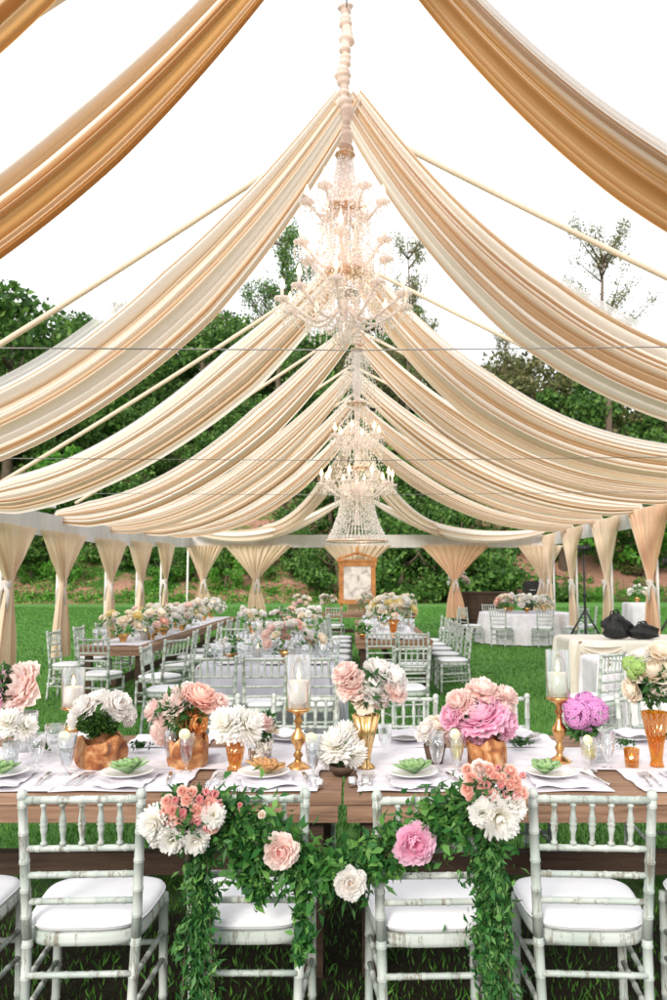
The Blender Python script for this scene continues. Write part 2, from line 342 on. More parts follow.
# ------------------------------------------------------------------ ground and hill
def hill_z(X, Y):
    t = max(0.0, Y - 53 - 2 * math.sin(X * .07))
    f = 1.0 if X < 8 else max(.38, 1 - (X - 8) * .021)
    h = .55 * t if t < 52 else .55 * 52 + .1 * (t - 52)
    return h * f * (1 + .06 * math.sin(X * .21 + Y * .13)) + (.35 * math.sin(X * .5) * math.cos(Y * .4) if t > 2 else 0)
def lawn_mat():
    m, nt, out = nmat('lawn'); p = princ(nt, out, .9, 0, .1)
    n = noise(nt, .5, 4); n2 = noise(nt, 60, 4, .7)
    c = ramp(nt, n2, [(.3, (.06, .17, .04)), (.7, (.15, .32, .085))]); c2 = ramp(nt, n, [(.3, (.8, .9, .9)), (.7, (1.25, 1.1, 1))])
    mx = nt.nodes.new('ShaderNodeMix'); mx.data_type = 'RGBA'; mx.blend_type = 'MULTIPLY'; mx.inputs['Factor'].default_value = 1
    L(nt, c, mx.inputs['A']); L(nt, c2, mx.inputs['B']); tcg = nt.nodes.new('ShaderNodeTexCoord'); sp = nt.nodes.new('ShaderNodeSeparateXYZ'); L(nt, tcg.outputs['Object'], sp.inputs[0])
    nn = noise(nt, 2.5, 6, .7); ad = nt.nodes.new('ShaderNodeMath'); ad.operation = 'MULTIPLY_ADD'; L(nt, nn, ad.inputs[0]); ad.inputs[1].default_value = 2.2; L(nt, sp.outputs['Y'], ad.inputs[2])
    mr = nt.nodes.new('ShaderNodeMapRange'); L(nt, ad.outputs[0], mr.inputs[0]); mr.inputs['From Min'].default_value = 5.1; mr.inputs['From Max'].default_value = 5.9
    shade_ground = ramp(nt, n2, [(.3, (.016, .016, .010)), (.7, (.045, .040, .025))]); mz = nt.nodes.new('ShaderNodeMix'); mz.data_type = 'RGBA'  # dark tone: shade under the front table and chairs painted into the lawn
    L(nt, mr.outputs[0], mz.inputs['Factor']); L(nt, shade_ground, mz.inputs['A']); L(nt, mx.outputs['Result'], mz.inputs['B']); L(nt, mz.outputs['Result'], p.inputs['Base Color'])
    L(nt, bump(nt, n2, .8, .03), p.inputs['Normal']); return m
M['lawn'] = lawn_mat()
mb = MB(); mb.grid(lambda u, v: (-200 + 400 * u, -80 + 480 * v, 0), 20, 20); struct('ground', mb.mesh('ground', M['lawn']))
def hill_mat():
    m, nt, out = nmat('hill_soil'); p = princ(nt, out, .95, 0, .1)
    n = noise(nt, .14, 6, .65); n2 = noise(nt, 3, 5, .7)
    soil = ramp(nt, n2, [(.3, (.26, .13, .09)), (.7, (.46, .27, .19))]); gr = ramp(nt, n2, [(.3, (.02, .07, .012)), (.7, (.09, .2, .035))])
    mx = nt.nodes.new('ShaderNodeMix'); mx.data_type = 'RGBA'
    L(nt, ramp(nt, n, [(.50, (0, 0, 0)), (.56, (1, 1, 1))]), mx.inputs['Factor']); L(nt, soil, mx.inputs['A']); L(nt, gr, mx.inputs['B'])
    L(nt, mx.outputs['Result'], p.inputs['Base Color']); L(nt, bump(nt, n2, .6, .2), p.inputs['Normal']); return m
mb = MB(); mb.grid(lambda u, v: (-110 + 220 * u, 50 + 110 * v, hill_z(-110 + 220 * u, 50 + 110 * v) - .05), 120, 70)
struct('hillside', mb.mesh('hillside', hill_mat()))
# grass blades (one mass)
def grass():
    n = 300000; r = np.random.default_rng(3)
    Y = 2.2 + 42 * r.uniform(0, 1, n) ** 1.9; X = r.uniform(-1, 1, n) * (1.2 + Y * .56)
    keep = (Y > 4.3 + .5 * np.sin(X * 4) * np.cos(X * 9.3 + 1)) | (r.uniform(0, 1, n) < .28); X, Y = X[keep], Y[keep]; n = len(X)
    C = np.stack([X, Y, np.full(n, .016)], 1); D = np.stack([r.normal(0, .45, n), r.normal(0, .45, n), np.ones(n)], 1)
    D /= np.linalg.norm(D, axis=1)[:, None]; U = np.cross(D, rand_dirs(n, r)); U /= np.linalg.norm(U, axis=1)[:, None]
    k = r.uniform(.6, 1.3, n) * (1 + Y * .03)
    patch = (np.sin(X * 3.1 + np.sin(Y * 2)) * np.cos(Y * 2.3 + X) * .25 + .5)
    return quads_mesh('grass', C, D, U, .042 * k, .006 * k * (1 + Y * .05), np.clip(r.uniform(0, .7, n) + patch * .4 - .1, 0, 1), M['grassblade'])
g = struct('grass', grass(), 'stuff'); g['label'] = 'short green lawn grass under the tables'; g['category'] = 'grass'

# ------------------------------------------------------------------ trees and shrubs on the hill
def crown_mesh(name, mat, seed, rx, rz, nclump, nleaf, cl, leaf, zc, sparse=1.0, column=False):
    r = np.random.default_rng(seed); Cs = []
    for i in range(nclump):
        d = rand_dirs(1, r)[0]; q = r.uniform(.35, 1) ** .6
        c = np.array([d[0] * rx * q, d[1] * rx * q, zc + d[2] * rz * q])
        if column: c[:2] *= .7 + .6 * abs(math.sin(c[2] * .8 + seed))
        m = int(nleaf * r.uniform(.5, 1.5)); s = cl * r.uniform(.6, 1.3)
        p = rand_dirs(m, r) * (r.uniform(.2, 1, m) ** .45)[:, None] * np.array([s, s, s * .75]); Cs.append(c + p)
    C = np.concatenate(Cs); me = leafcloud(name, C, mat, leaf, leaf * .6, r, .15)
    return me
def trunk_mesh(name, h, r0, seed, spread=1.5, limbs=5):
    rd = random.Random(seed); mb = MB(); top = Vector((rd.uniform(-.4, .4), rd.uniform(-.4, .4), h))
    mb.tube([(0, 0, -.5), (top.x * .2, 0, h * .3), (top.x * .6, top.y * .4, h * .65), top], [r0, r0 * .8, r0 * .55, r0 * .15], 8)
    for i in range(limbs):
        t = rd.uniform(.35, .85); a = rd.uniform(0, 2 * PI); b = Vector((top.x * t, top.y * t, h * t)); l = spread * rd.uniform(.6, 1.2)
        e = b + Vector((math.cos(a) * l, math.sin(a) * l, l * rd.uniform(.5, 1.1)))
        mb.tube([b, b.lerp(e, .5) + Vector((0, 0, -.1 * l)), e], [r0 * .45, r0 * .3, r0 * .08], 6)
    return mb.mesh(name, M['bark'])
TREEV = {}
def tree_proto(key, mat, h, rx, rz, seed, nclump, nleaf, cl, leaf, limbs=6):
    TREEV[key] = (crown_mesh('crown', mat, seed, rx, rz, nclump, nleaf, cl, leaf, h - rz), trunk_mesh('trunk', h * .8, h * .025 + .05, seed, rx * .7, limbs), h)
tree_proto('dark1', M['tree1'], 9, 4.2, 4.0, 11, 46, 190, 1.25, .34)
tree_proto('dark2', M['tree1'], 8, 4.0, 3.4, 12, 42, 190, 1.2, .32)
tree_proto('olive1', M['tree2'], 9, 4.0, 3.8, 13, 40, 170, 1.2, .32)
tree_proto('bright1', M['tree3'], 6, 3.0, 2.6, 14, 34, 170, .95, .26)
def limb_tree(key, mat, h, seed, n, spread, cl, leaf, m0):
    r = np.random.default_rng(seed); q_ = random.Random(seed); mb = MB(); Cs = []
    mb.tube([(0, 0, -1), (.3, 0, h * .35), (-.3, .1, h * .7), (.1, 0, h * .97)], [h * .018, h * .013, h * .008, .05], 8)
    for i in range(n):
        z = h * q_.uniform(.32, .95); a = q_.uniform(0, 2 * PI); l = spread * q_.uniform(.5, 1.1) * (1.25 - .8 * (z / h)); b = Vector((0, 0, z))
        e = b + Vector((math.cos(a) * l, math.sin(a) * l, l * q_.uniform(.3, .9))); mid = b.lerp(e, .5) + Vector((0, 0, -.08 * l)); mb.tube([b, mid, e], [.14, .09, .03], 5)
        for k in range(5):
            t = .35 + .17 * k; c = b.lerp(e, t) + Vector((q_.uniform(-.6, .6), q_.uniform(-.6, .6), q_.uniform(-.3, .6))); mb.tube([b.lerp(e, t - .12), c], [.04, .015], 4)
            m = int(m0 * q_.uniform(.4, 1.5)); Cs.append(np.array(c) + rand_dirs(m, r) * (r.uniform(.1, 1, m) ** .5)[:, None] * cl * q_.uniform(.6, 1.2))
    TREEV[key] = (leafcloud('crown', np.concatenate(Cs), mat, leaf, leaf * .55, r, .3), mb.mesh('trunk', M['bark']), h)
limb_tree('tall1', M['tree1'], 24, 15, 26, 6.0, 1.15, .30, 62)
limb_tree('tall2', M['tree2'], 24, 16, 24, 5.5, 1.1, .28, 55)
tree_proto('shrub1', M['tree3'], 1.7, 1.3, .95, 17, 16, 100, .45, .15, 3)
tree_proto('shrub2', M['tree1'], 2.3, 1.7, 1.25, 18, 20, 120, .55, .17, 3)
tree_proto('shrub3', M['tree2'], 1.3, 1.1, .75, 19, 13, 80, .4, .13, 3)
def place_tree(key, X, Y, sc, rz, label, cat, group, name):
    cr, tr, h = TREEV[key]; o = thing(name, label, cat, (X, Y, hill_z(X, Y) - .1), rz, group); o.scale = (sc, sc, sc * 1.0)
    part('crown', cr, o); part('trunk', tr, o); return o
rd = random.Random(5)
LB = {'dark1': 'dense dark green tree on the hillside beyond the tent', 'dark2': 'dense dark green tree on the hillside beyond the tent',
      'olive1': 'brownish olive tree on the hillside beyond the tent', 'bright1': 'small bright green tree on the hillside beyond the tent'}
for row, (Y0, n, s) in enumerate(((61, 13, .8), (69, 13, .95), (79, 13, 1.05), (89, 13, 1.1), (100, 14, 1.15))):
    for i in range(n):
        X = (-36 + 76 * (i + rd.uniform(-.3, .3)) / (n - 1)) * (Y0 / 85); Y = Y0 + rd.uniform(-3, 3)
        k = rd.choice(['dark1', 'dark1', 'dark2', 'dark2', 'olive1', 'bright1' if row < 3 else 'dark1'])
        px = 355 + 780 * X / Y
        if row == 0 and (px > 478 or 150 < px < 300): continue
        if row == 1 and px > 478: continue
        if row == 2 and px > 560: continue
        if row == 4 and (px > 440): continue
        place_tree(k, X, Y, s * rd.uniform(.8, 1.15), rd.uniform(0, 6), LB[k], 'tree', 'trees of the same kind on the hillside: ' + ('dark' if k[0] == 'd' else k[:-1]), 'hill_tree')
def tall(key, px, Y, topy, label, name='tall_tree', squash=1):
    z = P(px, topy, Y).z; X = (px - VX) * mpp(Y, z); b = hill_z(X, Y) - .1; s = (z - b) / TREEV[key][2]
    o = place_tree(key, X, Y, s, px * .1, label, 'tree', None, name); o.scale = (s * squash, s * squash, s); return o
tall('tall1', 282, 72, 228, 'tall loose crowned tree rising left behind the upper chandelier', squash=.75)
tall('tall2', 408, 74, 236, 'tall loose crowned tree rising right behind the upper chandelier', squash=.6)
tall('dark1', 15, 66, 300, 'large dark tree standing out against the sky at the far left', 'broad_tree')
tall('dark2', 205, 80, 305, 'dark tree against the sky between the second and third drapes at left', 'broad_tree')
tall('bright1', 45, 58, 440, 'bright lime green tree behind the left valance', 'broad_tree')
tall('olive1', 530, 82, 345, 'olive and brown tree on the skyline right of the drapes', 'broad_tree')
tall('dark2', 592, 78, 378, 'dark rounded tree on the skyline under the right drapes', 'broad_tree')
tall('olive1', 628, 76, 392, 'brownish tree on the skyline next to the thin sparse tree', 'broad_tree')
tall('dark1', 668, 74, 402, 'dark tree on the skyline at the right edge', 'broad_tree')
tall('tall2', 506, 80, 332, 'loose sparse crowned tree on the skyline beyond the second right drape', squash=.7)
tall('bright1', 560, 60, 420, 'bright green tree low on the right slope', 'broad_tree')
tall('bright1', 640, 60, 440, 'bright green tree low on the slope at the far right', 'broad_tree')
# wispy eucalyptus at right
def wispy():
    r = np.random.default_rng(21); rdm = random.Random(4); mb = MB(); Cs = []
    mb.tube([(0, 0, -1), (.2, 0, 8), (-.2, 0, 16), (.1, 0, 22)], [.35, .28, .18, .08], 8)
    for i in range(34):
        z = rdm.uniform(10, 22); a = rdm.uniform(0, 2 * PI); l = rdm.uniform(2.2, 4.2) * (1.25 - (z - 9) / 22)
        b = Vector((0, 0, z)); e = b + Vector((math.cos(a) * l, math.sin(a) * l, l * 1.1)); mb.tube([b, b.lerp(e, .5), e], [.1, .06, .02], 5)
        for q in (.4, .6, .8, 1.0, 1.12):
            c = np.array(b.lerp(e, q)); m = int(42 * rdm.uniform(.3, 1.5)); Cs.append(c + rand_dirs(m, r) * (r.uniform(.1, 1, m) ** .6)[:, None] * .8)
    return leafcloud('crown', np.concatenate(Cs), M['tree2'], .24, .11, r, .5), mb.mesh('trunk', M['bark'])
cw, tw = wispy(); Y = 70; z = P(612, 232, Y).z; X = (601 - VX) * mpp(Y, z)
o = thing('eucalyptus_tree', 'thin sparse tree with feathery branches against the white sky at right', 'tree', (X, Y, z - 24.2)); part('crown', cw, o); part('trunk', tw, o)
# shrubs at the foot
SL = {'shrub1': 'rounded bright green shrub at the foot of the slope', 'shrub2': 'large dark green bush at the foot of the slope', 'shrub3': 'low olive shrub on the bare slope'}
def shrub(key, px, Y, s):
    X = (px - VX) * Y / 780
    place_tree(key, X, Y, s, px, SL[key], 'shrub', SL[key].split(' at ')[0].split(' on ')[0] + 's', 'shrub')
for i in range(34):
    px = -10 + 21 * i + rd.uniform(-8, 8)
    if 425 < px < 490: continue
    shrub(rd.choice(['shrub1', 'shrub1', 'shrub2']) if px < 330 or rd.random() < .45 else 'shrub3', px, 54 + rd.uniform(-.5, 3), rd.uniform(.8, 1.5) * (.6 if px > 480 else 1))
for i in range(44):
    px = rd.uniform(-10, 680)
    if px > 480 and rd.random() < .6: continue
    shrub(rd.choice(['shrub1', 'shrub3', 'shrub2']), px, rd.uniform(57, 66), rd.uniform(.7, 1.4))
for px, Y, s in ((20, 55, 1.9), (45, 56, 1.6), (125, 55, 1.6), (150, 56, 1.2), (340, 54, 1.7), (400, 54, 2.2), (430, 53.5, 2.3), (455, 53.5, 2.2), (478, 54, 2.0), (415, 57, 2.2), (445, 57, 2.3), (470, 58, 2.0), (385, 57, 2.0), (300, 58, 1.7), (215, 56, 1.3)):
    shrub('shrub2', px, Y, s)
# low ground cover on the slope as one mass
def cover():
    r = np.random.default_rng(9); C = []
    for i in range(900):
        Y = r.uniform(54, 100); X = r.uniform(-.52, .5) * Y; px = VX + 780 * X / Y
        if Y < 66 and (px > 490 or 150 < px < 300) and r.uniform() < .85: continue
        m = 60; s = r.uniform(.5, 1.3); C.append(np.array([X, Y, hill_z(X, Y)]) + rand_dirs(m, r) * r.uniform(.1, 1, (m, 1)) * np.array([s * 1.4, s * 1.2, s * .7]))
    return leafcloud('ground_cover', np.concatenate(C), M['tree1'], .30, .2, r)
def foot():
    r = np.random.default_rng(19); C = []
    for i in range(620):
        X = r.uniform(-.56, .52) * 54; Y = 52.6 + 2 * math.sin(X * .07) + r.uniform(-.3, 4.2) * r.uniform(.2, 1); m = 55; s_ = r.uniform(.35, .9)
        C.append(np.array([X, Y, hill_z(X, Y)]) + rand_dirs(m, r) * r.uniform(.1, 1, (m, 1)) * np.array([s_ * 1.5, s_ * 1.1, s_ * .8]))
    return leafcloud('low_border', np.concatenate(C), M['tree3'], .17, .11, r)
g = struct('low_border', foot(), 'stuff'); g['label'] = 'low bright green planting along the far edge of the lawn'; g['category'] = 'planting'
g = struct('ground_cover', cover(), 'stuff'); g['label'] = 'low tangled green undergrowth covering the hillside'; g['category'] = 'undergrowth'

# ------------------------------------------------------------------ tent frame
XL, XR, YB, ZR, XC = -4.7, 5.4, 22.0, 5.8, -.06
def ztl(Y): return 2.62 if Y < 15 else 2.62 + (Y - 15) / 7 * .23
def ztr(Y): return 2.95 - .1 * max(0, (Y - 14) / 8)
LEFT = [8.4, 10.4, 12.4, 14.8, 16.9, 19.0]; RIGHT = [11.6, 14.0, 16.5, 19.1, 21.3]
tf = thing('tent_frame', 'open white pole frame of the draped pavilion', 'tent frame', (0, 0, 0))
mb = MB(); mb.tube([(XL, 1.0, 2.5), (XL, 15, 2.5), (XL, YB, ztl(YB) - .12)], .045); part('beam', mb.mesh('beam', M['frame']), tf)
mb = MB(); mb.tube([(XR, 1.0, 2.82), (XR, YB, ztr(YB) - .12)], .045); part('beam', mb.mesh('beam', M['frame']), tf)
mb = MB(); mb.tube([(XL, YB, 2.73), (XR, YB, 2.73)], .045); part('beam', mb.mesh('beam', M['frame']), tf)
def post(X, Y, z):
    m_ = MB(); m_.tube([(X, Y, 0), (X, Y, z)], .028); m_.lathe([(0, .02), (.11, .02), (.11, 0)], 14, (X, Y, 0)); part('post', m_.mesh('post', M['frame']), tf)
for Y in LEFT + [YB]: post(XL, Y, ztl(Y) - .1)
for Y in RIGHT + [YB]: post(XR, Y, ztr(Y) - .1)
for X in (-2.75, 2.8): post(X, YB, 2.7)
mb = MB(); mb.tube([(XC, .5, ZR), (XC, 19.6, ZR - .15)], .005, 6); part('ridge_cable', mb.mesh('ridge_cable', M['cable']), tf)
# rafters (straps) between ridge and beams
RY = [3.9, 6.8, 10.0, 12.8, 15.2, 17.7]
for Y in RY:
    for X1, z1 in ((XL, ztl(Y)), (XR, ztr(Y))):
        pts = []
        for i in range(17):
            t = i / 16; pts.append((XC + (X1 - XC) * t, Y + .25 * t, ZR + .06 + (z1 + .28 - ZR - .06) * t - .05 * math.sin(PI * t)))
        m_ = MB(); m_.tube(pts, .028, 8); s_ = part('strap', m_.mesh('strap', M['strap']), tf)
for i, (Y, zz) in enumerate(((4.2, 2.96), (7.6, 2.86), (11.2, 2.9))):
    m_ = MB(); m_.tube([(XL, Y, zz - .03 * 1), (0, Y, zz - .06), (XR, Y, zz)], .004, 5)
    thing('steel_cable', ['thin steel cable crossing the tent highest in view', 'thin steel cable crossing below the upper chandelier', 'thin lowest steel cable crossing in front of the lower chandelier'][i], 'cable', data=m_.mesh('steel_cable', M['cable']))
# a small white speaker / lamp by the left beam
# valances (side and back)
def valance(name, label, fn, length, h, mat):
    m_ = MB(); nu = int(length * 14)
    def f(u, v):
        x, y, z = fn(u); k = .012 * math.sin(u * length * 23) + .02 * math.sin(u * length * 5.1 + 1)
        return fnoff(u, v, x, y, z, k)
    def fnoff(u, v, x, y, z, k):
        hh = h(u) if callable(h) else h
        if axis == 'y': return (x + side * (.06 + k * (0.3 + v)), y, z - hh * v)
        return (x, y - (.06 + k * (.3 + v)), z - hh * v)
    m_.grid(f, nu, 6); o = thing(name, label, 'valance', data=m_.mesh(name, mat)); return o
axis = 'y'; side = 1
valance('valance', 'pale grey fabric valance along the left beam', lambda u: (XL, 1 + 21 * u, ztl(1 + 21 * u)), 21, .345, M['valance'])
side = -1
valance('valance', 'pale grey fabric valance along the right beam', lambda u: (XR, 1 + 21 * u, ztr(1 + 21 * u)), 21, .33, M['valance'])
axis = 'x'
valance('valance', 'pale grey fabric valance along the back beam', lambda u: (XL + (XR - XL) * u, YB, 2.86), 10, .36, M['valance'])

# ------------------------------------------------------------------ roof drapes
def swag(Y, X1, z1, mat, label, seed, pw=1.9, hw=(.13, .30, .26), dY=.27, X0=XC, z0=ZR, Y1=None, K=13, amp=.05, nt_=80, ns=190, sheer=0, tl_=.10, tx=1.05):
    rr = random.Random(seed); ph = [rr.uniform(0, 6.28) for _ in range(6)]; Y1 = Y if Y1 is None else Y1
    sg = 1 if X1 > X0 else -1
    creases = [(-.92 + 1.84 * (i + rr.uniform(-.42, .42)) / K, rr.uniform(.25, 1) ** 1.3, rr.uniform(.018, .045), rr.uniform(-.05, .05), rr.uniform(0, 6)) for i in range(K + 1)]
    def ctr(t):
        if t > 1: return X1 + sg * 1.2 * (t - 1), z1 - 6 * (t - 1)
        return X0 + (X1 - X0) * t, z1 + (z0 - z1) * (1 - t) ** pw
    # fold pattern across the cloth: a few broad folds and narrow ones between, running smoothly along the strand
    def f(u, v, top=None):
        t = u * tx; x, z = ctr(t); x2, z2 = ctr(t + .02); x1, z1_ = ctr(max(0, t - .02))
        dx, dz = x2 - x1, z2 - z1_; l = math.hypot(dx, dz); nx, nz = -dz / l * sg, dx / l * sg
        h = hw[0] + (hw[1] - hw[0]) * min(1, t / .3) ** .8 if t < .3 else hw[1] + (hw[2] - hw[1]) * (t - .3) / .7
        if t > .9: h *= max(.6, 1 - .4 * (t - .9) / .1)
        s = v * 2 - 1; e = 1 - .55 * abs(s) ** 4; g = h / .27
        w1 = s + .06 * math.sin(1.6 * t + ph[0]) * math.cos(2.2 * s + ph[1])
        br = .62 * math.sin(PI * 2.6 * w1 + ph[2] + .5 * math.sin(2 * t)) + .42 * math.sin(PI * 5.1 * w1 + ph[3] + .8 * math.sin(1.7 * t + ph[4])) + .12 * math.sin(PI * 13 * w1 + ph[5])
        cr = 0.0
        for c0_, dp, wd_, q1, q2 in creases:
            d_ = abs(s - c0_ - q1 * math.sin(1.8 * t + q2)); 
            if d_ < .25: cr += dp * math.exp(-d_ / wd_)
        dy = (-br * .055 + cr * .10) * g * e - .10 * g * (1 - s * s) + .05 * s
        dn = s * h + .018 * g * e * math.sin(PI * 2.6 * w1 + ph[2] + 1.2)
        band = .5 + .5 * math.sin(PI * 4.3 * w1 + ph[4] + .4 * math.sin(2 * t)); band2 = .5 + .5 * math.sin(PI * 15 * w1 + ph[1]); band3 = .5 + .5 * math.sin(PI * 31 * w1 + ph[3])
        tone = .06 + .95 * min(1, cr) * .8 + .30 * band ** 2 + .16 * band2 * band + .10 * band3 * band - (.38 if tl_ < .3 else 1.1) * max(0, s - (.35 if tl_ < .3 else .1)) + tl_ * max(0, .45 - s) * (.5 + .5 * band)  # ivory and tan bands, plus shade painted into creases and lower edge
        if t > 1: h = h
        return (x + nx * dn, Y + (Y1 - Y) * t + dy, z + nz * dn, min(1, max(0, tone)))
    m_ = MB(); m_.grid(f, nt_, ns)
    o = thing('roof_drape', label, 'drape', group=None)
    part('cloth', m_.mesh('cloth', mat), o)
    if sheer:
        def fs(u, v):
            a = f(u, 1); t = u; hh = (.05 + .16 * min(1, t / .35)) * sheer; x2, z2 = ctr(min(1, t + .01)); x1, z1_ = ctr(max(0, t - .01)); dx, dz = x2 - x1, z2 - z1_; l = math.hypot(dx, dz)
            nx, nz = -dz / l * sg, dx / l * sg; q = v * hh - .05
            return (a[0] + nx * q, a[1] + .03 + .02 * math.sin(16 * v + 3 * t) + .06 * v, a[2] + nz * q)
        m_ = MB(); m_.grid(fs, nt_, 24); part('sheer_layer', m_.mesh('sheer_layer', M['sheer']), o, label='thin white sheer layer along the upper edge')
    return o
SW = [(2.9, 'drape_deep', (.13, .20, .24), 2.55, 2.35, 5.8, 0), (4.15, 'drape_deep', (.12, .24, .27), 2.15, 3.1, 5.8, .8), (6.6, 'drape', (.15, .35, .31), 2.25, 3.1, 5.95, .8), (9.7, 'drape', (.14, .33, .22), 1.8, 3.0, 5.75, .4), (12.4, 'drape', (.13, .29, .19), 1.95, 2.45, 5.7, 0),
      (14.8, 'drape', (.12, .26, .17), 1.95, 2.2, 5.6, 0), (17.2, 'drape', (.12, .24, .16), 2.0, 2.1, 5.6, 0), (19.5, 'drape', (.12, .22, .14), 2.2, 2.2, 5.5, 0)]
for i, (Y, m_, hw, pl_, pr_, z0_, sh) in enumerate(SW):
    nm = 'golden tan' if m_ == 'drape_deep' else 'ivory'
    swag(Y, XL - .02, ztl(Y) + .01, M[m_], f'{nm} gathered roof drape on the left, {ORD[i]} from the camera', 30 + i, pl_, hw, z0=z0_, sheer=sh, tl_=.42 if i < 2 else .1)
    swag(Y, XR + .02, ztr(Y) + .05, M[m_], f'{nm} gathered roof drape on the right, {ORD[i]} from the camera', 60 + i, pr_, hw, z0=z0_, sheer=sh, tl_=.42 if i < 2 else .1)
# end swags to the back beam
for i, (X1, lab) in enumerate(((-2.75, 'left of the mirror'), (2.8, 'right of the mirror'))):
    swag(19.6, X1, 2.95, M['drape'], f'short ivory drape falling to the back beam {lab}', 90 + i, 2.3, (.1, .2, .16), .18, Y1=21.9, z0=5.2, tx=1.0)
for i, (X0_, X1, lab) in enumerate(((-4.6, -.35, 'left of the lower chandelier'), (5.3, .45, 'right of the lower chandelier'))):
    def g(u, v, X0_=X0_, X1=X1, i=i):
        t = u; x = X0_ + (X1 - X0_) * t; z = 2.98 + .85 * t ** 2.2 - .22 * math.sin(PI * t); s = v * 2 - 1
        a = s * 2.0; r = .20 * (1 + .18 * math.sin(16 * s + i) + .08 * math.sin(37 * s + 3 * t)) * (.25 + .85 * max(0, math.sin(PI * t)) ** .6)
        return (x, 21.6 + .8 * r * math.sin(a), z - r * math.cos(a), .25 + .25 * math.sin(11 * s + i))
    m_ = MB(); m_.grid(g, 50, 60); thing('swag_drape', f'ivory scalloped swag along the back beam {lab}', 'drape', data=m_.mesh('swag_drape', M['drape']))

# ------------------------------------------------------------------ tied curtains
def curtain(cx, cy, ztop, along, wtop, label, mat, wbot=.5, ztie=1.57, zbot=.4, seed=0, wtie=.11):
    rr = random.Random(seed); p1, p2 = rr.uniform(0, 6), rr.uniform(0, 6); tilt = rr.uniform(-.06, .06)
    def f(u, v):
        z = ztop + (zbot - ztop) * v
        if z > ztie:
            q = (z - ztie) / (ztop - ztie); wd = wtie + (wtop - wtie) * (q ** 1.12)
        else:
            q = (ztie - z) / (ztie - zbot); wd = wtie + (wbot - wtie) * (1 - (1 - q) ** 1.7)
        s = u - .5; am = .008 + .03 * min(1, wd / .8); off = tilt * math.sin(PI * v)
        d = am * (math.sin(2 * PI * 11 * s + p1 + .7 * math.sin(3 * v)) + .5 * math.sin(2 * PI * 19 * s + p2)) + .10 * math.sqrt(max(0, .25 - s * s))
        a = s * wd + off + .012 * math.sin(2 * PI * 9 * s + p2)
        return (a, -d, z) if along == 'x' else (d, a, z)
    m_ = MB(); m_.grid(f, 130, 40)
    o = thing('tied_curtain', label, 'curtain', (cx, cy, 0)); part('cloth', m_.mesh('cloth', mat), o)
    m_ = MB(); m_.lathe([(wtie * .50, -.05), (wtie * .62, -.03), (wtie * .56, 0), (wtie * .63, .03), (wtie * .5, .05)], 18, (0, 0, ztie))
    for k in (-1, 1): m_.tube([(0, -wtie * .6, ztie), (.05 * k, -wtie * .75, ztie - .1), (.06 * k, -wtie * .7, ztie - .34)], [.02, .03, .018], 6)
    part('tie_sash', m_.mesh('tie_sash', M['sash']), o); return o
nL = len(LEFT)
for i, Y in enumerate(LEFT):
    curtain(XL + .08, Y, 2.36 if Y < 15 else ztl(Y) - .26, 'y', 1.8, f'tan tied curtain on the left side of the tent, {ORD[i]} from the camera', M['curtain'], .62, zbot=.42, seed=i)
for i, Y in enumerate(RIGHT):
    cw_ = M['curtain_glow_tint'] if i in (1, 0) else M['curtain']
    curtain(XR - .14, Y, ztr(Y) - .02, 'y', 2.0 if i < 4 else 1.3, f'pale peach tied curtain on the right side of the tent, {ORD[i]} from the camera', cw_, .62, zbot=.42, seed=20 + i)
for i, (px, wd, lab, ma) in enumerate(((258, 1.9, 'left of the mirror', 'curtain'), (357, 1.95, 'directly behind the mirror', 'curtain'), (455, 1.95, 'right of the mirror', 'curtain_glow_tint'), (205, 1.1, 'at the left corner', 'curtain'), (540, 1.3, 'at the right corner', 'curtain'))):
    curtain((px - VX) * 22 / 780 * .995, YB - .12, 2.56, 'x', wd, f'cream tied curtain on the back beam {lab}', M[ma], .55, zbot=.55, seed=40 + i)

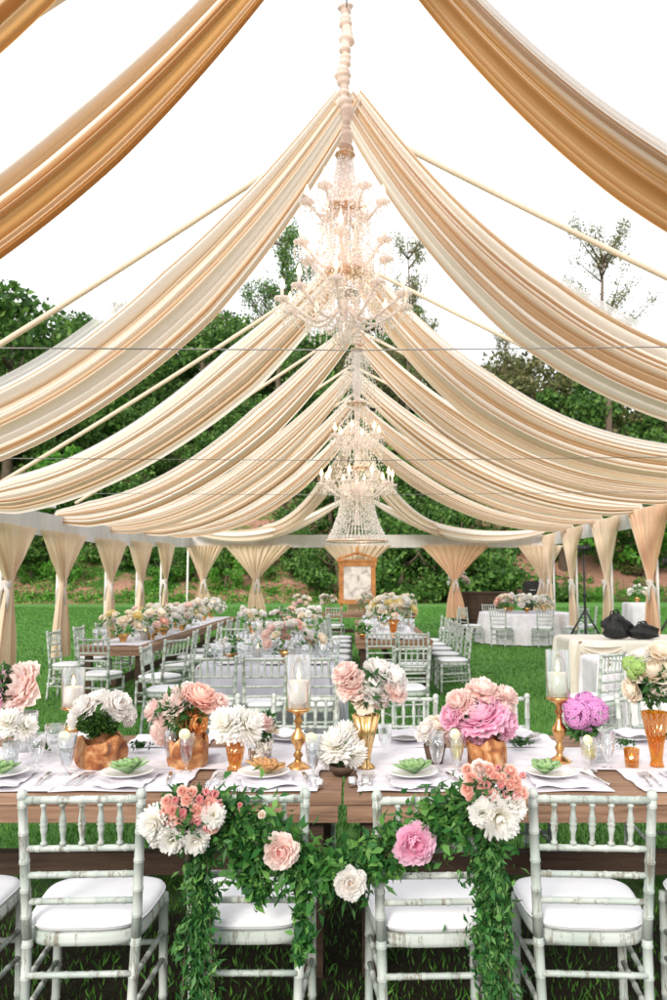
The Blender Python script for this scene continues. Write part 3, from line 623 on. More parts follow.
# ------------------------------------------------------------------ chairs
def make_chair(label):
    t = thing('chiavari_chair', label, 'chair', (0, 0, 0)); cm = M['chair']
    for s in (-1, 1):
        m_ = MB(); a, b, c = (s * .172, -.235, 0), (s * .183, -.195, .43), (s * .200, -.25, .915)
        bamboo(m_, a, b, .0150, .0178, [.12, .42, .72, .95]); bamboo(m_, b, c, .0178, .0155, [.16, .34, .54, .74, .93])
        m_.lathe([(.0, .937), (.012, .933), (.018, .922), (.019, .912), (.0165, .905)], 10, (s * .2, -.25, 0))
        part('back_post', m_.mesh('back_post', cm), t)
        m_ = MB(); bamboo(m_, (s * .205, .20, 0), (s * .200, .19, .425), .0155, .019, [.1, .38, .66, .93]); part('front_leg', m_.mesh('front_leg', cm), t)
        m_ = MB()
        for z in (.20, .30): bamboo(m_, (s * .176, -.215, z), (s * .203, .195, z - .02), .010, .010, [.25, .5, .75], 7)
        part('side_stretcher', m_.mesh('side_stretcher', cm), t)
    def py(z): return -.195 - .055 * (z - .43) / .485
    def px(z): return .183 + .017 * (z - .43) / .485
    m_ = MB(); bamboo(m_, (-px(.9), py(.9), .9), (px(.9), py(.9), .9), .0135, .0135, [.1, .3, .5, .7, .9]); part('top_rail', m_.mesh('top_rail', cm), t)
    for z in (.735, .645, .555):
        m_ = MB(); bamboo(m_, (-px(z), py(z), z), (px(z), py(z), z), .011, .011, [.12, .38, .62, .88]); part('back_rail', m_.mesh('back_rail', cm), t)
    m_ = MB()
    for k in range(5):
        x = -.128 + .064 * k; pts = []; rs = []
        for q, r in ((0, .006), (.06, .007), (.09, .012), (.12, .012), (.16, .007), (.3, .009), (.42, .013), (.46, .010), (.5, .015), (.54, .010), (.58, .013), (.7, .009), (.84, .007), (.88, .012), (.91, .012), (.94, .007), (1, .006)):
            z = .735 + .165 * q; pts.append((x, py(z), z)); rs.append(r)
        m_ = MB(); m_.tube(pts, rs, 8); part('spindle', m_.mesh('spindle', cm), t)
    m_ = MB()
    for z in (.20, .32): bamboo(m_, (-.176, -.215, z), (.176, -.215, z), .0105, .0105, [.15, .38, .62, .85], 7)
    part('back_stretcher', m_.mesh('back_stretcher', cm), t)
    m_ = MB(); bamboo(m_, (-.203, .197, .24), (.203, .197, .24), .0105, .0105, [.2, .5, .8], 7); part('front_stretcher', m_.mesh('front_stretcher', cm), t)
    def outline(k, grow=0):
        a = 2 * PI * k / 40; c, s_ = math.cos(a), math.sin(a); e = .5
        x = abs(c) ** e * (1 if c > 0 else -1); y = abs(s_) ** e * (1 if s_ > 0 else -1)
        wd = max(.003, .205 + .018 * y + grow); return x * wd, y * max(.003, .205 + grow)
    m_ = MB(); vs = []; fs = []
    for z, gr in ((.405, -.004), (.408, .004), (.425, .006), (.432, .002), (.445, .004), (.449, -.004), (.449, -.2)):
        for k in range(40): x, y = outline(k, gr); vs.append((x, y, z))
    for i in range(6):
        for k in range(40): k2 = (k + 1) % 40; fs.append((i * 40 + k, i * 40 + k2, (i + 1) * 40 + k2, (i + 1) * 40 + k))
    fs.append(tuple(range(40))[::-1]); m_.add(vs, fs); part('seat_frame', m_.mesh('seat_frame', cm), t)
    m_ = MB(); vs = []; fs = []
    prof = ((.450, -.012), (.456, .002), (.468, .008), (.482, .004), (.490, -.012), (.4955, -.04), (.4985, -.08), (.5, -.14), (.5005, -.2))
    for z, gr in prof:
        for k in range(40): x, y = outline(k, gr); vs.append((x, y, z))
    for i in range(len(prof) - 1):
        for k in range(40): k2 = (k + 1) % 40; fs.append((i * 40 + k, i * 40 + k2, (i + 1) * 40 + k2, (i + 1) * 40 + k))
    fs.append(tuple(range((len(prof) - 1) * 40, len(prof) * 40))); m_.add(vs, fs); cu = part('cushion', m_.mesh('cushion', M['seat']), t)
    m_ = MB(); m_.tube([(*outline(k % 40, .009), .4705) for k in range(41)], .0028, 6, False); part('piping', m_.mesh('piping', M['seat']), cu)
    return t
chair0 = make_chair('worn white chair left of the left bouquet, its whole back in view')
chair0.location = (-.94, 2.99, 0); chair0.rotation_euler.z = math.radians(2.5); chair0['group'] = 'chairs along the near side of the front table'
def chair(X, Y, deg, label, group): return dup(chair0, (X, Y, 0), math.radians(deg), label, group)
gf = 'chairs along the near side of the front table'
chair(-1.50, 3.0, 4, 'worn white chiavari chair at the left edge of the photo, only its seat in view', gf)
chair(-.37, 3.0, 0, 'worn white chiavari chair with green garland hung over its back, left of the pair', gf)
chair(.265, 2.98, 2, 'worn white chiavari chair with green garland hung over its back, right of the pair', gf)
chair(.82, 2.99, -3, 'worn white chiavari chair right of the right-hand bouquet at the front table', gf)
chair(1.40, 3.0, -4, 'worn white chiavari chair cut off by the right edge of the photo', gf)
gb = 'chairs along the far side of the front table'
for i, px in enumerate((206, 303, 400, 497, 650)):
    chair((px - VX) * mpp(4.95, .9), 4.95 - .25, 180 + rd.uniform(-5, 5), f'white chiavari chair facing the camera across the front table, {ORD[i]} from the left', gb)

# ------------------------------------------------------------------ tables
def plank_table(name, label, x0, x1, y0, y1, top=.76, th=.045, ap=.075, legs=True, mat='plank', along='x', group=None):
    t = thing(name, label, 'table', ((x0 + x1) / 2, (y0 + y1) / 2, 0), 0, group); w_, d_ = x1 - x0, y1 - y0
    m_ = MB(); n = max(3, int((d_ if along == 'x' else w_) / .17))
    for k in range(n):
        if along == 'x': m_.box((0, -d_ / 2 + d_ * (k + .5) / n, top - th / 2 - random.uniform(0, .002)), (w_ - random.uniform(0, .01), d_ / n - .004, th))
        else: m_.box((-w_ / 2 + w_ * (k + .5) / n, 0, top - th / 2 - random.uniform(0, .002)), (w_ / n - .004, d_ - random.uniform(0, .01), th))
    part('tabletop', m_.mesh('tabletop', M[mat], False), t)
    m_ = MB(); z = top - th - ap / 2 - .001
    m_.box((0, -d_ / 2 + .03, z), (w_ - .03, .03, ap)); m_.box((0, d_ / 2 - .03, z), (w_ - .03, .03, ap))
    m_.box((-w_ / 2 + .045, 0, z), (.03, d_ - .096, ap)); m_.box((w_ / 2 - .045, 0, z), (.03, d_ - .096, ap)); part('apron', m_.mesh('apron', M[mat], False), t)
    for sx in (-1, 1):
        for sy in (-1, 1):
            m_ = MB(); m_.box((sx * (w_ / 2 - .12), sy * (d_ / 2 - .12), (top - th) / 2 - .002), (.085, .085, top - th - .004)); part('leg', m_.mesh('leg', M['plank_dark'], False), t)
    m_ = MB(); m_.box((0, 0, .28), (w_ - .25, .07, .10)) if along == 'x' else m_.box((0, 0, .28), (.07, d_ - .25, .10)); part('stretcher', m_.mesh('stretcher', M['plank_dark'], False), t)
    return t
TY0, TY1, TZ = 3.34, 4.55, .762
plank_table('farm_table', 'rustic brown plank dining table, left half of the front row', -2.6, -.056, TY0, TY1)
plank_table('farm_table', 'rustic brown plank dining table, right half of the front row', -.048, 2.5, TY0, TY1)
# cloths on the front table
def cloth(name, label, cat, x0, x1, y0, y1, z, mat, wav=.004, drop=0, rot=0, thick=.003, group=None):
    cx, cy = (x0 + x1) / 2, (y0 + y1) / 2; sd_ = random.uniform(0, 9)
    def f(u, v, dz=0):
        x = (u - .5) * (x1 - x0); y = (v - .5) * (y1 - y0)
        zz = wav * (1 + math.sin(9 * u + sd_ + 4 * v)) * .5 + wav * .6 * (1 + math.sin(23 * v + sd_ * 2 + 7 * u)) * .5
        return (x + .004 * math.sin(14 * v + sd_), y + .004 * math.sin(12 * u + sd_), zz + dz)
    m_ = MB(); m_.grid(lambda u, v: f(u, v, thick), 22, 22)
    m_.grid(lambda u, v: f([0, 1][0], u, thick * (1 - v)), 22, 1); m_.grid(lambda u, v: f(1, u, thick * v), 22, 1)
    m_.grid(lambda u, v: f(u, 0, thick * v), 22, 1); m_.grid(lambda u, v: f(u, 1, thick * (1 - v)), 22, 1)
    return thing(name, label, cat, (cx, cy, z), rot, group, data=m_.mesh(name, M[mat]))
cloth('table_runner', 'white linen runner down the middle of the left front table', 'runner', -2.5, -.10, 3.72, 4.18, TZ, 'linen', .006)
cloth('table_runner', 'white linen runner down the middle of the right front table', 'runner', -.0, 2.4, 3.72, 4.18, TZ, 'linen', .006)
SETX = [-1.55, -1.0, -.40, .25, .86, 1.48]
SETL = ['at the far left of the front table', 'behind the second chair from the left', 'above the left garlanded chair', 'above the right garlanded chair', 'right of the right-hand bouquet', 'at the right end of the front table']
plate_m = MB(); plate_m.lathe([(0, .004), (.08, .005), (.09, .009), (.135, .020), (.138, .022), (.135, .023), (.09, .013), (.078, .010), (0, .010)][::-1], 40)
plate_m.v = [(x * .84, y * .84, z) for x, y, z in plate_m.v]; plate_me = plate_m.mesh('plate', M['porcelain'])
def knife_mesh():
    m_ = MB(); m_.tube([(0, -.11, .006), (0, -.02, .008), (0, 0, .006)], [.004, .006, .004], 6); m_.box((.003, .055, .006), (.016, .11, .002)); return m_.mesh('knife', M['silver'])
def fork_mesh():
    m_ = MB(); m_.tube([(0, -.11, .006), (0, 0, .008), (0, .035, .006)], [.006, .003, .004], 6)
    m_.box((0, .045, .006), (.024, .02, .002))
    for k in range(4): m_.box((-.0105 + .007 * k, .078, .0062), (.003, .05, .002))
    return m_.mesh('fork', M['silver'])
kn, fk = knife_mesh(), fork_mesh()
def succulent(me_mat, n=26, seed=0):
    r = random.Random(seed); m_ = MB()
    for k in range(n):
        a = k * 2.39996; q = k / n; el_ = math.radians(85 - 55 * q); l = .03 + .045 * q; wd = .014 + .009 * q
        d = Vector((math.cos(a) * math.cos(el_), math.sin(a) * math.cos(el_), math.sin(el_))); sdv = Vector((-math.sin(a), math.cos(a), 0)); nn = d.cross(sdv)
        prof = ((0, .4), (.35, .85), (.65, 1), (.85, .7), (1, .05)); c = r.uniform(.2, 1)
        vs = []; 
        for t, ww in prof:
            p_ = d * l * t - nn * (.012 * t * t); 
            vs += [p_ - sdv * wd * ww, p_ + nn * -.006 * ww, p_ + sdv * wd * ww, p_ + nn * .004 * ww]
        fs = []
        for i in range(4):
            for j in range(4): fs.append((i * 4 + j, i * 4 + (j + 1) % 4, i * 4 + 4 + (j + 1) % 4, i * 4 + 4 + j))
        m_.add(vs, fs, [min(1, .3 * c + .7 * t) for t, _ in prof for _ in range(4)])
    return m_.mesh('succulent', me_mat)
su_gs = [succulent(M['succ'], n_, n_) for n_ in (20, 26, 17, 32)]; su_r = succulent(M['succ_red'], 30, 2)
for i, X in enumerate(SETX):
    cloth('placemat', f'white linen placemat {SETL[i]}', 'placemat', X - (.24 if i in (2, 3) else .275), X + (.24 if i == 2 else .22 if i == 4 else .28), TY0 + .012, TY0 + .39, TZ + .001, 'linen', .004)
    cloth('placemat', f'white linen placemat on the far side of the front table, {ORD[i]} from the left', 'placemat', X - .22, X + .22, TY1 - .36, TY1 - .02, TZ + .001, 'linen', .004)
    cloth('napkin', f'folded white napkin under the plate {SETL[i]}', 'napkin', X - .10, X + .12, TY0 + .02, TY0 + .30, TZ + .012, 'linen', .008, rot=random.uniform(-.3, .3))
    thing('dinner_plate', f'round white plate with a succulent {SETL[i]}', 'plate', (X, TY0 + .185, TZ + .026), data=plate_me)
    thing('dinner_plate', f'white plate on the far side of the front table, {ORD[i]} from the left', 'plate', (X + .03, TY1 - .19, TZ + .013), data=plate_me)
    s_ = thing('succulent', ('red tipped succulent' if i == 2 else 'small green succulent rosette') + f' on the plate {SETL[i]}', 'succulent', (X + (.01 if i != 4 else -.03), TY0 + .17, TZ + .040), i, data=su_r if i == 2 else su_gs[i % 4])
    s_.scale = (random.uniform(1.3, 1.65),) * 3; s_.rotation_euler = (random.uniform(-.15, .15), random.uniform(-.2, .2), i * 1.3)
    thing('table_knife', f'silver knife right of the plate {SETL[i]}', 'knife', (X + .185, TY0 + .17, TZ + .013), .1 + i * .05, data=kn)
    thing('dinner_fork', f'silver outer fork left of the plate {SETL[i]}', 'fork', (X - .215, TY0 + .17, TZ + .013), -.12, data=fk)
    thing('dinner_fork', f'silver inner fork left of the plate {SETL[i]}', 'fork', (X - .18, TY0 + .175, TZ + .013), -.05, data=fk)
    cloth('napkin', f'white napkin on the far plate, {ORD[i]} from the left', 'napkin', X - .07, X + .12, TY1 - .27, TY1 - .10, TZ + .038, 'linen', .012, rot=random.uniform(-.5, .5))

# ------------------------------------------------------------------ flowers
def petal(m_, axis_az, theta, Lp, Wp, cup, base=(0, 0, 0), curl=1.2, ruf=.0, rr=random, nu=4, nv=5, tipcurl=0, c0=0):
    ca, sa = math.cos(axis_az), math.sin(axis_az); seed = rr.uniform(0, 6)
    cl = []; p = [0.0, 0.0]; st = Lp / nv
    for j in range(nv + 1):
        v = j / nv; a = theta + (0.5 - v) * curl + tipcurl * max(0, v - .7) * 3
        cl.append((p[0], p[1], a)); p = [p[0] + math.sin(a) * st, p[1] + math.cos(a) * st]
    def f(u, v):
        j = int(round(v * nv)); rad, z, a = cl[j]; s = u * 2 - 1; wv = Wp * (math.sin(PI * (.14 + .70 * v)) ** .75) * (1 - .12 * (v ** 6) * abs(s))
        nx, nz = -math.cos(a), math.sin(a)        # inward normal in the (rad, z) plane
        k = cup * s * s * wv; rf = ruf * v * math.sin(7 * s + seed) * Wp
        rd_, zz = rad + nx * (k + rf), z + nz * (k + rf) - (.10 * Lp * s * s * v)
        ty = s * wv
        return (base[0] + ca * rd_ - sa * ty, base[1] + sa * rd_ + ca * ty, base[2] + zz, min(1, max(0, c0 + (1 - c0) * v)))
    m_.grid(f, nu, nv)
def bloom_mesh(kind, seed):
    rr = random.Random(seed); m_ = MB(); mat = M[kind]
    if kind.startswith('hydrangea'):
        for k in range(290):
            d = Vector((rr.gauss(0, 1), rr.gauss(0, 1), rr.gauss(.25, 1))).normalized()
            if d.z < -.55: continue
            c = d * rr.uniform(.84, 1.0); a = d.orthogonal().normalized(); b = d.cross(a)
            for q in range(4):
                t = q * PI / 2 + k; e = a * math.cos(t) + b * math.sin(t); s_ = a * -math.sin(t) + b * math.cos(t); r_ = .17
                m_.add([c, c + e * r_ * .6 + s_ * r_ * .5, c + e * r_ + d * .05, c + e * r_ * .6 - s_ * r_ * .5], [(0, 1, 2, 3)], [0, .7, rr.uniform(.5, 1), .7])
    elif kind.startswith('mum'):
        for k in range(170):
            q = (k / 170); th = .1 + 1.75 * q ** .7; petal(m_, k * 2.39996, th + rr.uniform(-.12, .12), .95 + rr.uniform(-.15, .1), .12, .5, (0, 0, -.25 * q), .7, .1, rr, 2, 4, c0=.2)
    elif kind == 'rose_bud':
        for k in range(14):
            q = k / 14; petal(m_, k * 2.39996, .12 + .75 * q, 1.1 - .1 * q, .48, .75, (0, 0, -.5), 1.5, .03, rr, 4, 4)
    elif kind.startswith('rose'):
        for k in range(34):
            q = k / 34; petal(m_, k * 2.39996 + rr.uniform(-.2, .2), .10 + 1.35 * q ** 1.1, .85 + .35 * q, .34 + .26 * q, .6, (0, 0, -.45 - .1 * q), 1.7 - .7 * q, .05, rr, tipcurl=.5 * q, c0=.1 * q)
    else:
        n = 62
        for k in range(n):
            q = k / n; petal(m_, k * 2.39996 + rr.uniform(-.3, .3), .08 + 1.55 * q ** .85 + rr.uniform(-.12, .12), .78 + .36 * q + rr.uniform(-.08, .08), .26 + .26 * q, .5, (0, 0, -.42), 1.7 - .5 * q, .16, rr, c0=.35 * q)
    return m_.mesh(kind, mat)
BM = {k: [bloom_mesh(k, 100 + 7 * i + j) for j in range(3)] for i, k in enumerate(PET)}
def lump(m_, n, r, seed):  # leafy filler around a point, local coords
    rg = np.random.default_rng(seed); d = rand_dirs(n, rg); return d * (rg.uniform(.3, 1, n) ** .5)[:, None] * r
BN = {'peony_white': 'peony', 'peony_blush': 'peony', 'peony_pink': 'peony', 'rose_orange': 'rose', 'rose_cream': 'rose', 'mum_white': 'chrysanthemum', 'rose_bud': 'rose_bud', 'rose_coral': 'rose', 'hydrangea_purple': 'hydrangea', 'hydrangea_green': 'hydrangea', 'bloom_yellow': 'flower'}
BNL = {'rose_orange': 'orange rose', 'peony_pink': 'pink peony', 'bloom_yellow': 'yellow flower'}
def add_bloom(parent, wpos, rad, kind, centre, k, lab=None):
    loc = Vector(wpos) - parent.location; ax = (Vector(wpos) - Vector(centre)); ax = ax.normalized() if ax.length > 1e-4 else Vector((0, 0, 1))
    ax = (ax + Vector((0, -.45, .25))).normalized(); q = (ax.to_track_quat('Z', 'Y') @ Euler((random.uniform(-.2, .2), random.uniform(-.2, .2), random.uniform(0, 6.28))).to_quaternion()).to_euler(); rs_ = rad * (1.0 if rad < .03 else 1.12)
    o = part(BN[kind], BM[kind][k % 3], parent, loc, q, (rs_ * random.uniform(.93, 1.08), rs_ * random.uniform(.93, 1.08), rs_ * random.uniform(.9, 1.1)), lab); return o
def arrangement(label, cx_px, base_py, blooms, fill_r, mat='leaf_dark', nleaf=220, leaf=.045, container=None, name='flower_arrangement', base_z=TZ + .006, cat='flowers', fz=None, Yfix=None, fy=.01):
    b = G(cx_px, base_py, base_z) if Yfix is None else Vector(((cx_px - VX) * mpp(Yfix, base_z), Yfix, base_z))
    t = thing(name, label, cat, b); 
    if container: container(t)
    cs = [P(x, y, b.y) for x, y, _, _ in blooms]; c = sum(cs, Vector()) / len(cs); low = Vector((b.x, b.y, min(c.z, b.z + 10)) ) - Vector((0, 0, .06))
    for k, (x, y, s, kind) in enumerate(blooms):
        w_ = P(x, y, b.y + ((k * 37) % 7 - 3) * .012); add_bloom(t, w_, s * mpp(b.y, w_.z), kind, low, k)
    if nleaf:
        rg = np.random.default_rng(len(bpy.data.objects)); cc = np.array(c - b) + np.array([0, fy, -.2 * fill_r if fz is None else fz]); C = cc + rand_dirs(nleaf, rg) * (rg.uniform(.2, 1, nleaf) ** .5)[:, None] * fill_r * (np.array([1.05, .9, .55]) if mat == 'moss' else 1)
        if mat == 'moss': C[:, 2] += .012 * np.sin(C[:, 0] * 70) + .01 * np.sin(C[:, 1] * 90 + 1)
        part('foliage', leafcloud('foliage', C, M[mat], leaf, leaf * .45, rg, 0, .1, out=(C - cc) / fill_r), t)
    return t
def lathe_part(name, prof, mat, n=28, flute=0, nf=12, z=0, label=None):
    def go(t): 
        m_ = MB(); m_.lathe(prof, n, (0, 0, z), flute, nf); part(name, m_.mesh(name, M[mat]), t, label=label)
    return go
def combo(*fs):
    def go(t):
        for f in fs: f(t)
    return go
def burl(r, h, seed, mat='burl'):
    def go(t):
        rr = random.Random(seed); ph = [rr.uniform(0, 6) for _ in range(5)]
        def f(u, v):
            a = 2 * PI * u; z = h * min(1, v * 1.6) if v < .625 else h * (1 - (v - .625) * 1.6)
            if v < .625: q = z / h; rad = r * (.62 + .42 * math.sin(PI * (.15 + .55 * q)))
            else: rad = r * .86 * (.70 + .3 * z / h)
            rad *= 1 + .07 * math.sin(2 * a + ph[0] + 2 * z / h) + .05 * math.sin(5 * a + ph[1]) * math.sin(9 * z / h) + .03 * math.sin(9 * a + ph[2])
            zz = z + (h * .13 * math.sin(3 * a + ph[3]) + .05 * h * math.sin(7 * a)) * (z / h)
            return (rad * math.cos(a), rad * math.sin(a), zz)
        m_ = MB(); m_.grid(f, 48, 22); m_.lathe([(0, .01), (r * .6, .01)], 24); part('bowl', m_.mesh('bowl', M[mat]), t)
    return go
def glassvase(r, h, mat='crystal_cup', top=1.15, flute=.04):
    return lathe_part('vase', [(0, .002), (r * .85, .002), (r * .9, .01), (r * .88, h * .3), (r * top, h), (r * top * .93, h), (r * .8, h * .3), (r * .78, .014), (0, .014)], mat, 48, flute, 12)
def goblet_ribbed(r, h, mat):  # trumpet with a foot
    return lathe_part('vase', [(0, 0), (r * .75, .001), (r * .7, .008), (r * .22, .016), (r * .28, .03), (r * .45, h * .35), (r * .72, h * .7), (r, h), (r * .93, h), (r * .62, h * .68), (r * .3, h * .3), (0, .04)], mat, 60, .06, 12)
def mpx(px, py): b = G(px, py, TZ); return mpp(b.y, b.z)
s0 = mpx(100, 765)
arrangement('pink peony in a tall cut crystal vase at the left edge', 24, 752, [(12, 682, 24, 'peony_blush'), (-14, 690, 20, 'peony_pink'), (22, 668, 14, 'peony_blush')], .09, 'leaf_dark', 200, .06, glassvase(.055, .20))
arrangement('loose white blossoms in a small crystal glass at the left edge', 10, 770, [(8, 722, 15, 'mum_white'), (26, 727, 12, 'mum_white'), (-6, 732, 13, 'mum_white')], .06, 'fern', 60, .03, glassvase(.034, .13))
arrangement('white peonies and moss in a burl wood bowl', 101, 766, [(79, 704, 15, 'peony_white'), (121, 702, 16, 'peony_white'), (99, 693, 12, 'peony_white'), (133, 715, 10, 'peony_white'), (71, 716, 12, 'peony_white')], .095, 'moss', 3200, .016, burl(.115, .135, 3), fz=-.075, fy=-.035)
arrangement('blush and orange roses in a carved wooden pot', 187, 766, [(172, 697, 17, 'peony_blush'), (203, 692, 17, 'rose_coral'), (148, 708, 10, 'peony_blush'), (155, 728, 15, 'peony_blush'), (197, 722, 16, 'rose_orange'), (222, 700, 9, 'peony_blush'), (187, 686, 10, 'peony_white'), (176, 716, 10, 'rose_cream')], .11, 'leaf_dark', 330, .05, burl(.10, .15, 9), fz=-.02)
arrangement('creamy white chrysanthemums in a ribbed amber tumbler', 235, 770, [(226, 724, 17, 'mum_white'), (248, 726, 17, 'mum_white'), (237, 716, 12, 'mum_white')], .06, 'fern', 40, .03, lathe_part('vase', [(0, .0), (.036, .0), (.034, .012), (.024, .018), (.034, .05), (.046, .125), (.042, .125), (.03, .05), (0, .022)], 'amber', 48, .06, 10))
arrangement('blush roses in a dark footed bowl behind the amber tumbler', 264, 757, [(262, 718, 10, 'peony_blush'), (272, 726, 8, 'rose_cream')], .06, 'leaf_dark', 90, .04, glassvase(.04, .08, 'mercury'))
arrangement('fluffy white chrysanthemums in a low dark bowl', 342, 774, [(336, 745, 17, 'mum_white'), (353, 752, 15, 'mum_white'), (345, 733, 13, 'mum_white'), (328, 757, 10, 'mum_white')], .07, 'fern', 120, .035, lathe_part('bowl', [(0, 0), (.04, 0), (.055, .02), (.058, .04), (.05, .04), (0, .01)], 'plank_dark', 28))
arrangement('pale roses in a tall ribbed gold trumpet vase', 366, 768, [(350, 680, 17, 'peony_blush'), (376, 684, 17, 'peony_white'), (398, 672, 17, 'peony_white'), (368, 700, 13, 'rose_cream'), (342, 668, 13, 'peony_blush'), (385, 697, 11, 'peony_blush'), (382, 665, 15, 'peony_white'), (400, 690, 11, 'peony_blush'), (355, 696, 10, 'rose_cream')], .10, 'leaf_dark', 70, .06,
            lathe_part('vase', [(0, 0), (.040, 0), (.036, .012), (.018, .025), (.022, .06), (.038, .14), (.062, .245), (.056, .245), (.03, .13), (0, .05)], 'brass', 72, .09, 10))
arrangement('white roses in a short dark pot', 435, 764, [(424, 727, 11, 'peony_white'), (438, 722, 12, 'rose_cream'), (448, 732, 9, 'peony_blush'), (430, 737, 8, 'peony_white')], .055, 'leaf_dark', 60, .03, lathe_part('pot', [(0, 0), (.035, 0), (.055, .09), (.05, .09), (0, .02)], 'plank_dark', 28))
arrangement('lush pink peonies in a burl wood pot', 487, 768, [(478, 708, 25, 'peony_pink'), (455, 700, 16, 'peony_blush'), (483, 684, 17, 'peony_blush'), (508, 704, 17, 'peony_blush'), (512, 724, 14, 'peony_pink'), (464, 728, 17, 'peony_pink'), (493, 726, 13, 'peony_pink'), (480, 740, 11, 'peony_pink'), (447, 714, 13, 'peony_pink'), (508, 690, 12, 'peony_blush')], .11, 'leaf_dark', 70, .05, burl(.095, .135, 5), fz=-.03)
arrangement('purple pink hydrangea in a slim crystal glass', 600, 762, [(578, 715, 12, 'hydrangea_purple'), (595, 712, 13, 'hydrangea_purple'), (586, 706, 12, 'hydrangea_purple'), (590, 721, 11, 'hydrangea_purple'), (573, 708, 9, 'hydrangea_purple')], .07, 'leaf_dark', 60, .06, glassvase(.03, .13), fz=-.08)
arrangement('large cream roses and green hydrangea in a tall amber glass vase', 657, 766, [(652, 666, 17, 'rose_cream'), (672, 668, 18, 'rose_cream'), (663, 690, 17, 'rose_cream'), (640, 652, 13, 'peony_white'), (662, 646, 14, 'rose_cream'), (628, 690, 12, 'rose_cream'), (630, 664, 7, 'hydrangea_green'), (638, 668, 7, 'hydrangea_green'), (633, 674, 6, 'hydrangea_green'), (642, 662, 6, 'hydrangea_green'), (680, 690, 16, 'rose_cream'), (680, 650, 14, 'rose_cream')],   .11, 'leaf_dark', 200, .06,
            lathe_part('vase', [(0, 0), (.032, 0), (.028, .012), (.024, .03), (.034, .10), (.062, .25), (.056, .25), (.028, .10), (0, .04)], 'amber', 72, .07, 14), fz=-.07)

# candles
def candlestick(label, px, py_base, py_plate, py_top, glass='glass', wr=.046, stick=True, hr=.058):
    b = G(px, py_base, TZ + .004); t = thing('hurricane_candlestick', label, 'candle holder', b); Y = b.y
    zp = P(px, py_plate, Y).z - b.z; zt = P(px, py_top, Y).z - b.z
    m_ = MB(); H = zp
    prof = [(0, 0), (.055, 0), (.056, .006), (.04, .016), (.018, .03), (.014, .045), (.024, H * .22), (.012, H * .28), (.016, H * .34), (.034, H * .45), (.036, H * .52), (.016, H * .62), (.012, H * .72), (.022, H * .78), (.012, H * .84), (.02, H * .9), (.056, H * .965), (.060, H), (0, H)]
    m_.lathe(prof, 28); part('stick', m_.mesh('stick', M['gold']), t)
    m_ = MB(); m_.lathe([(hr, H + .002), (hr, zt), (hr - .0025, zt), (hr - .0025, H + .004)], 36); part('glass_chimney', m_.mesh('glass_chimney', M[glass]), t)
    hc = (zt - zp) * .52; m_ = MB(); m_.lathe([(0, H + .003), (wr + .004, H + .003), (wr + .004, H + hc - .004), (wr, H + hc), (wr * .8, H + hc - .003), (0, H + hc - .006)], 28); c = part('candle', m_.mesh('candle', M['wax']), t)
    m_ = MB(); m_.tube([(0, 0, H + hc - .006), (0, 0, H + hc + .008)], .0012, 5); part('wick', m_.mesh('wick', M['black']), c)
    m_ = MB(); m_.lathe([(0, H + hc + .002), (.007, H + hc + .012), (.009, H + hc + .022), (.005, H + hc + .042), (0, H + hc + .062)], 12); part('flame', m_.mesh('flame', M['flame']), c)
    return t
candlestick('lit pillar candle behind the burl bowl at left, on a stick', 71, 752, 707, 668)
candlestick('lit pillar candle in a clear glass chimney on a tall gilt candlestick, centre', 298, 768, 708, 655)
candlestick('lit pillar candle in a greenish glass chimney on a gilt candlestick, right', 560, 762, 697, 650, 'glass_green')

# glasses
def tumbler(label, px, py, r, h, liquid='water', lemon=True, foot=True, name='drinking_glass'):
    r *= 1.22; h *= 1.05
    b = G(px, py, TZ + .004); t = thing(name, label, 'glass', b)
    if foot: prof = [(0, 0), (r * .8, .001), (r * .75, .004), (r * .15, .012), (r * .14, .03), (r * .55, .05), (r * .85, h * .55), (r, h), (r * .96, h), (r * .8, h * .55), (r * .5, .055), (0, .04)]
    else: prof = [(0, 0), (r * .7, 0), (r * .9, h * .4), (r, h), (r * .95, h), (r * .82, h * .4), (r * .6, .01), (0, .01)]
    m_ = MB(); m_.lathe(prof, 32, flute=.03 if liquid == 'water' else 0, nf=12); part('bowl', m_.mesh('bowl', M['crystal_cup' if liquid == 'water' else 'glass']), t)
    if liquid:
        z0 = .056 if foot else .012; m_ = MB(); m_.lathe([(0, z0), (r * .45, z0), (r * .76, h * .55), (r * .86, h * .82), (0, h * .82)], 24); part('drink', m_.mesh('drink', M[liquid]), t)
    if lemon:
        m_ = MB(); vs = [(0, 0, 0)]; fs = []
        m_.lathe([(0, -.002), (.024, -.002), (.026, 0), (.024, .002), (0, .002)], 24); part('lemon_slice', m_.mesh('lemon_slice', M['lemon']), t, (-.2 * r, -r * .3, h - .008), (math.radians(70), .2, .3))
    return t
tumbler('footed crystal glass of water with a lemon slice, in front of the burl bowl', 66, 775, .036, .17)
tumbler('empty cut crystal goblet left of the burl bowl', 54, 757, .042, .15, None, False)
tumbler('flute of rose champagne with a lemon slice before the carved wooden pot', 186, 772, .030, .17, 'wine')
tumbler('clear wine glass before the carved wooden pot', 172, 768, .038, .17, None, False)
tumbler('tall glass of iced water with lemon beside the central candlestick', 313, 777, .030, .17)
tumbler('flute of champagne with a lemon slice before the pink peonies', 457, 772, .030, .17, 'lemonade')
tumbler('clear wine glass beside the short dark pot', 437, 772, .032, .17, None, False)
tumbler('glass of cloudy lemonade with a lemon slice under the purple hydrangea', 590, 771, .036, .14, 'lemonade')
tumbler('crystal wine glass behind the small silver votives', 385, 757, .030, .15, None, False)
tumbler('clear wine glass left of the amber votive', 608, 768, .030, .16, None, False)
tumbler('crystal goblet in front of the crystal vase at far left', 36, 768, .034, .15, None, False)
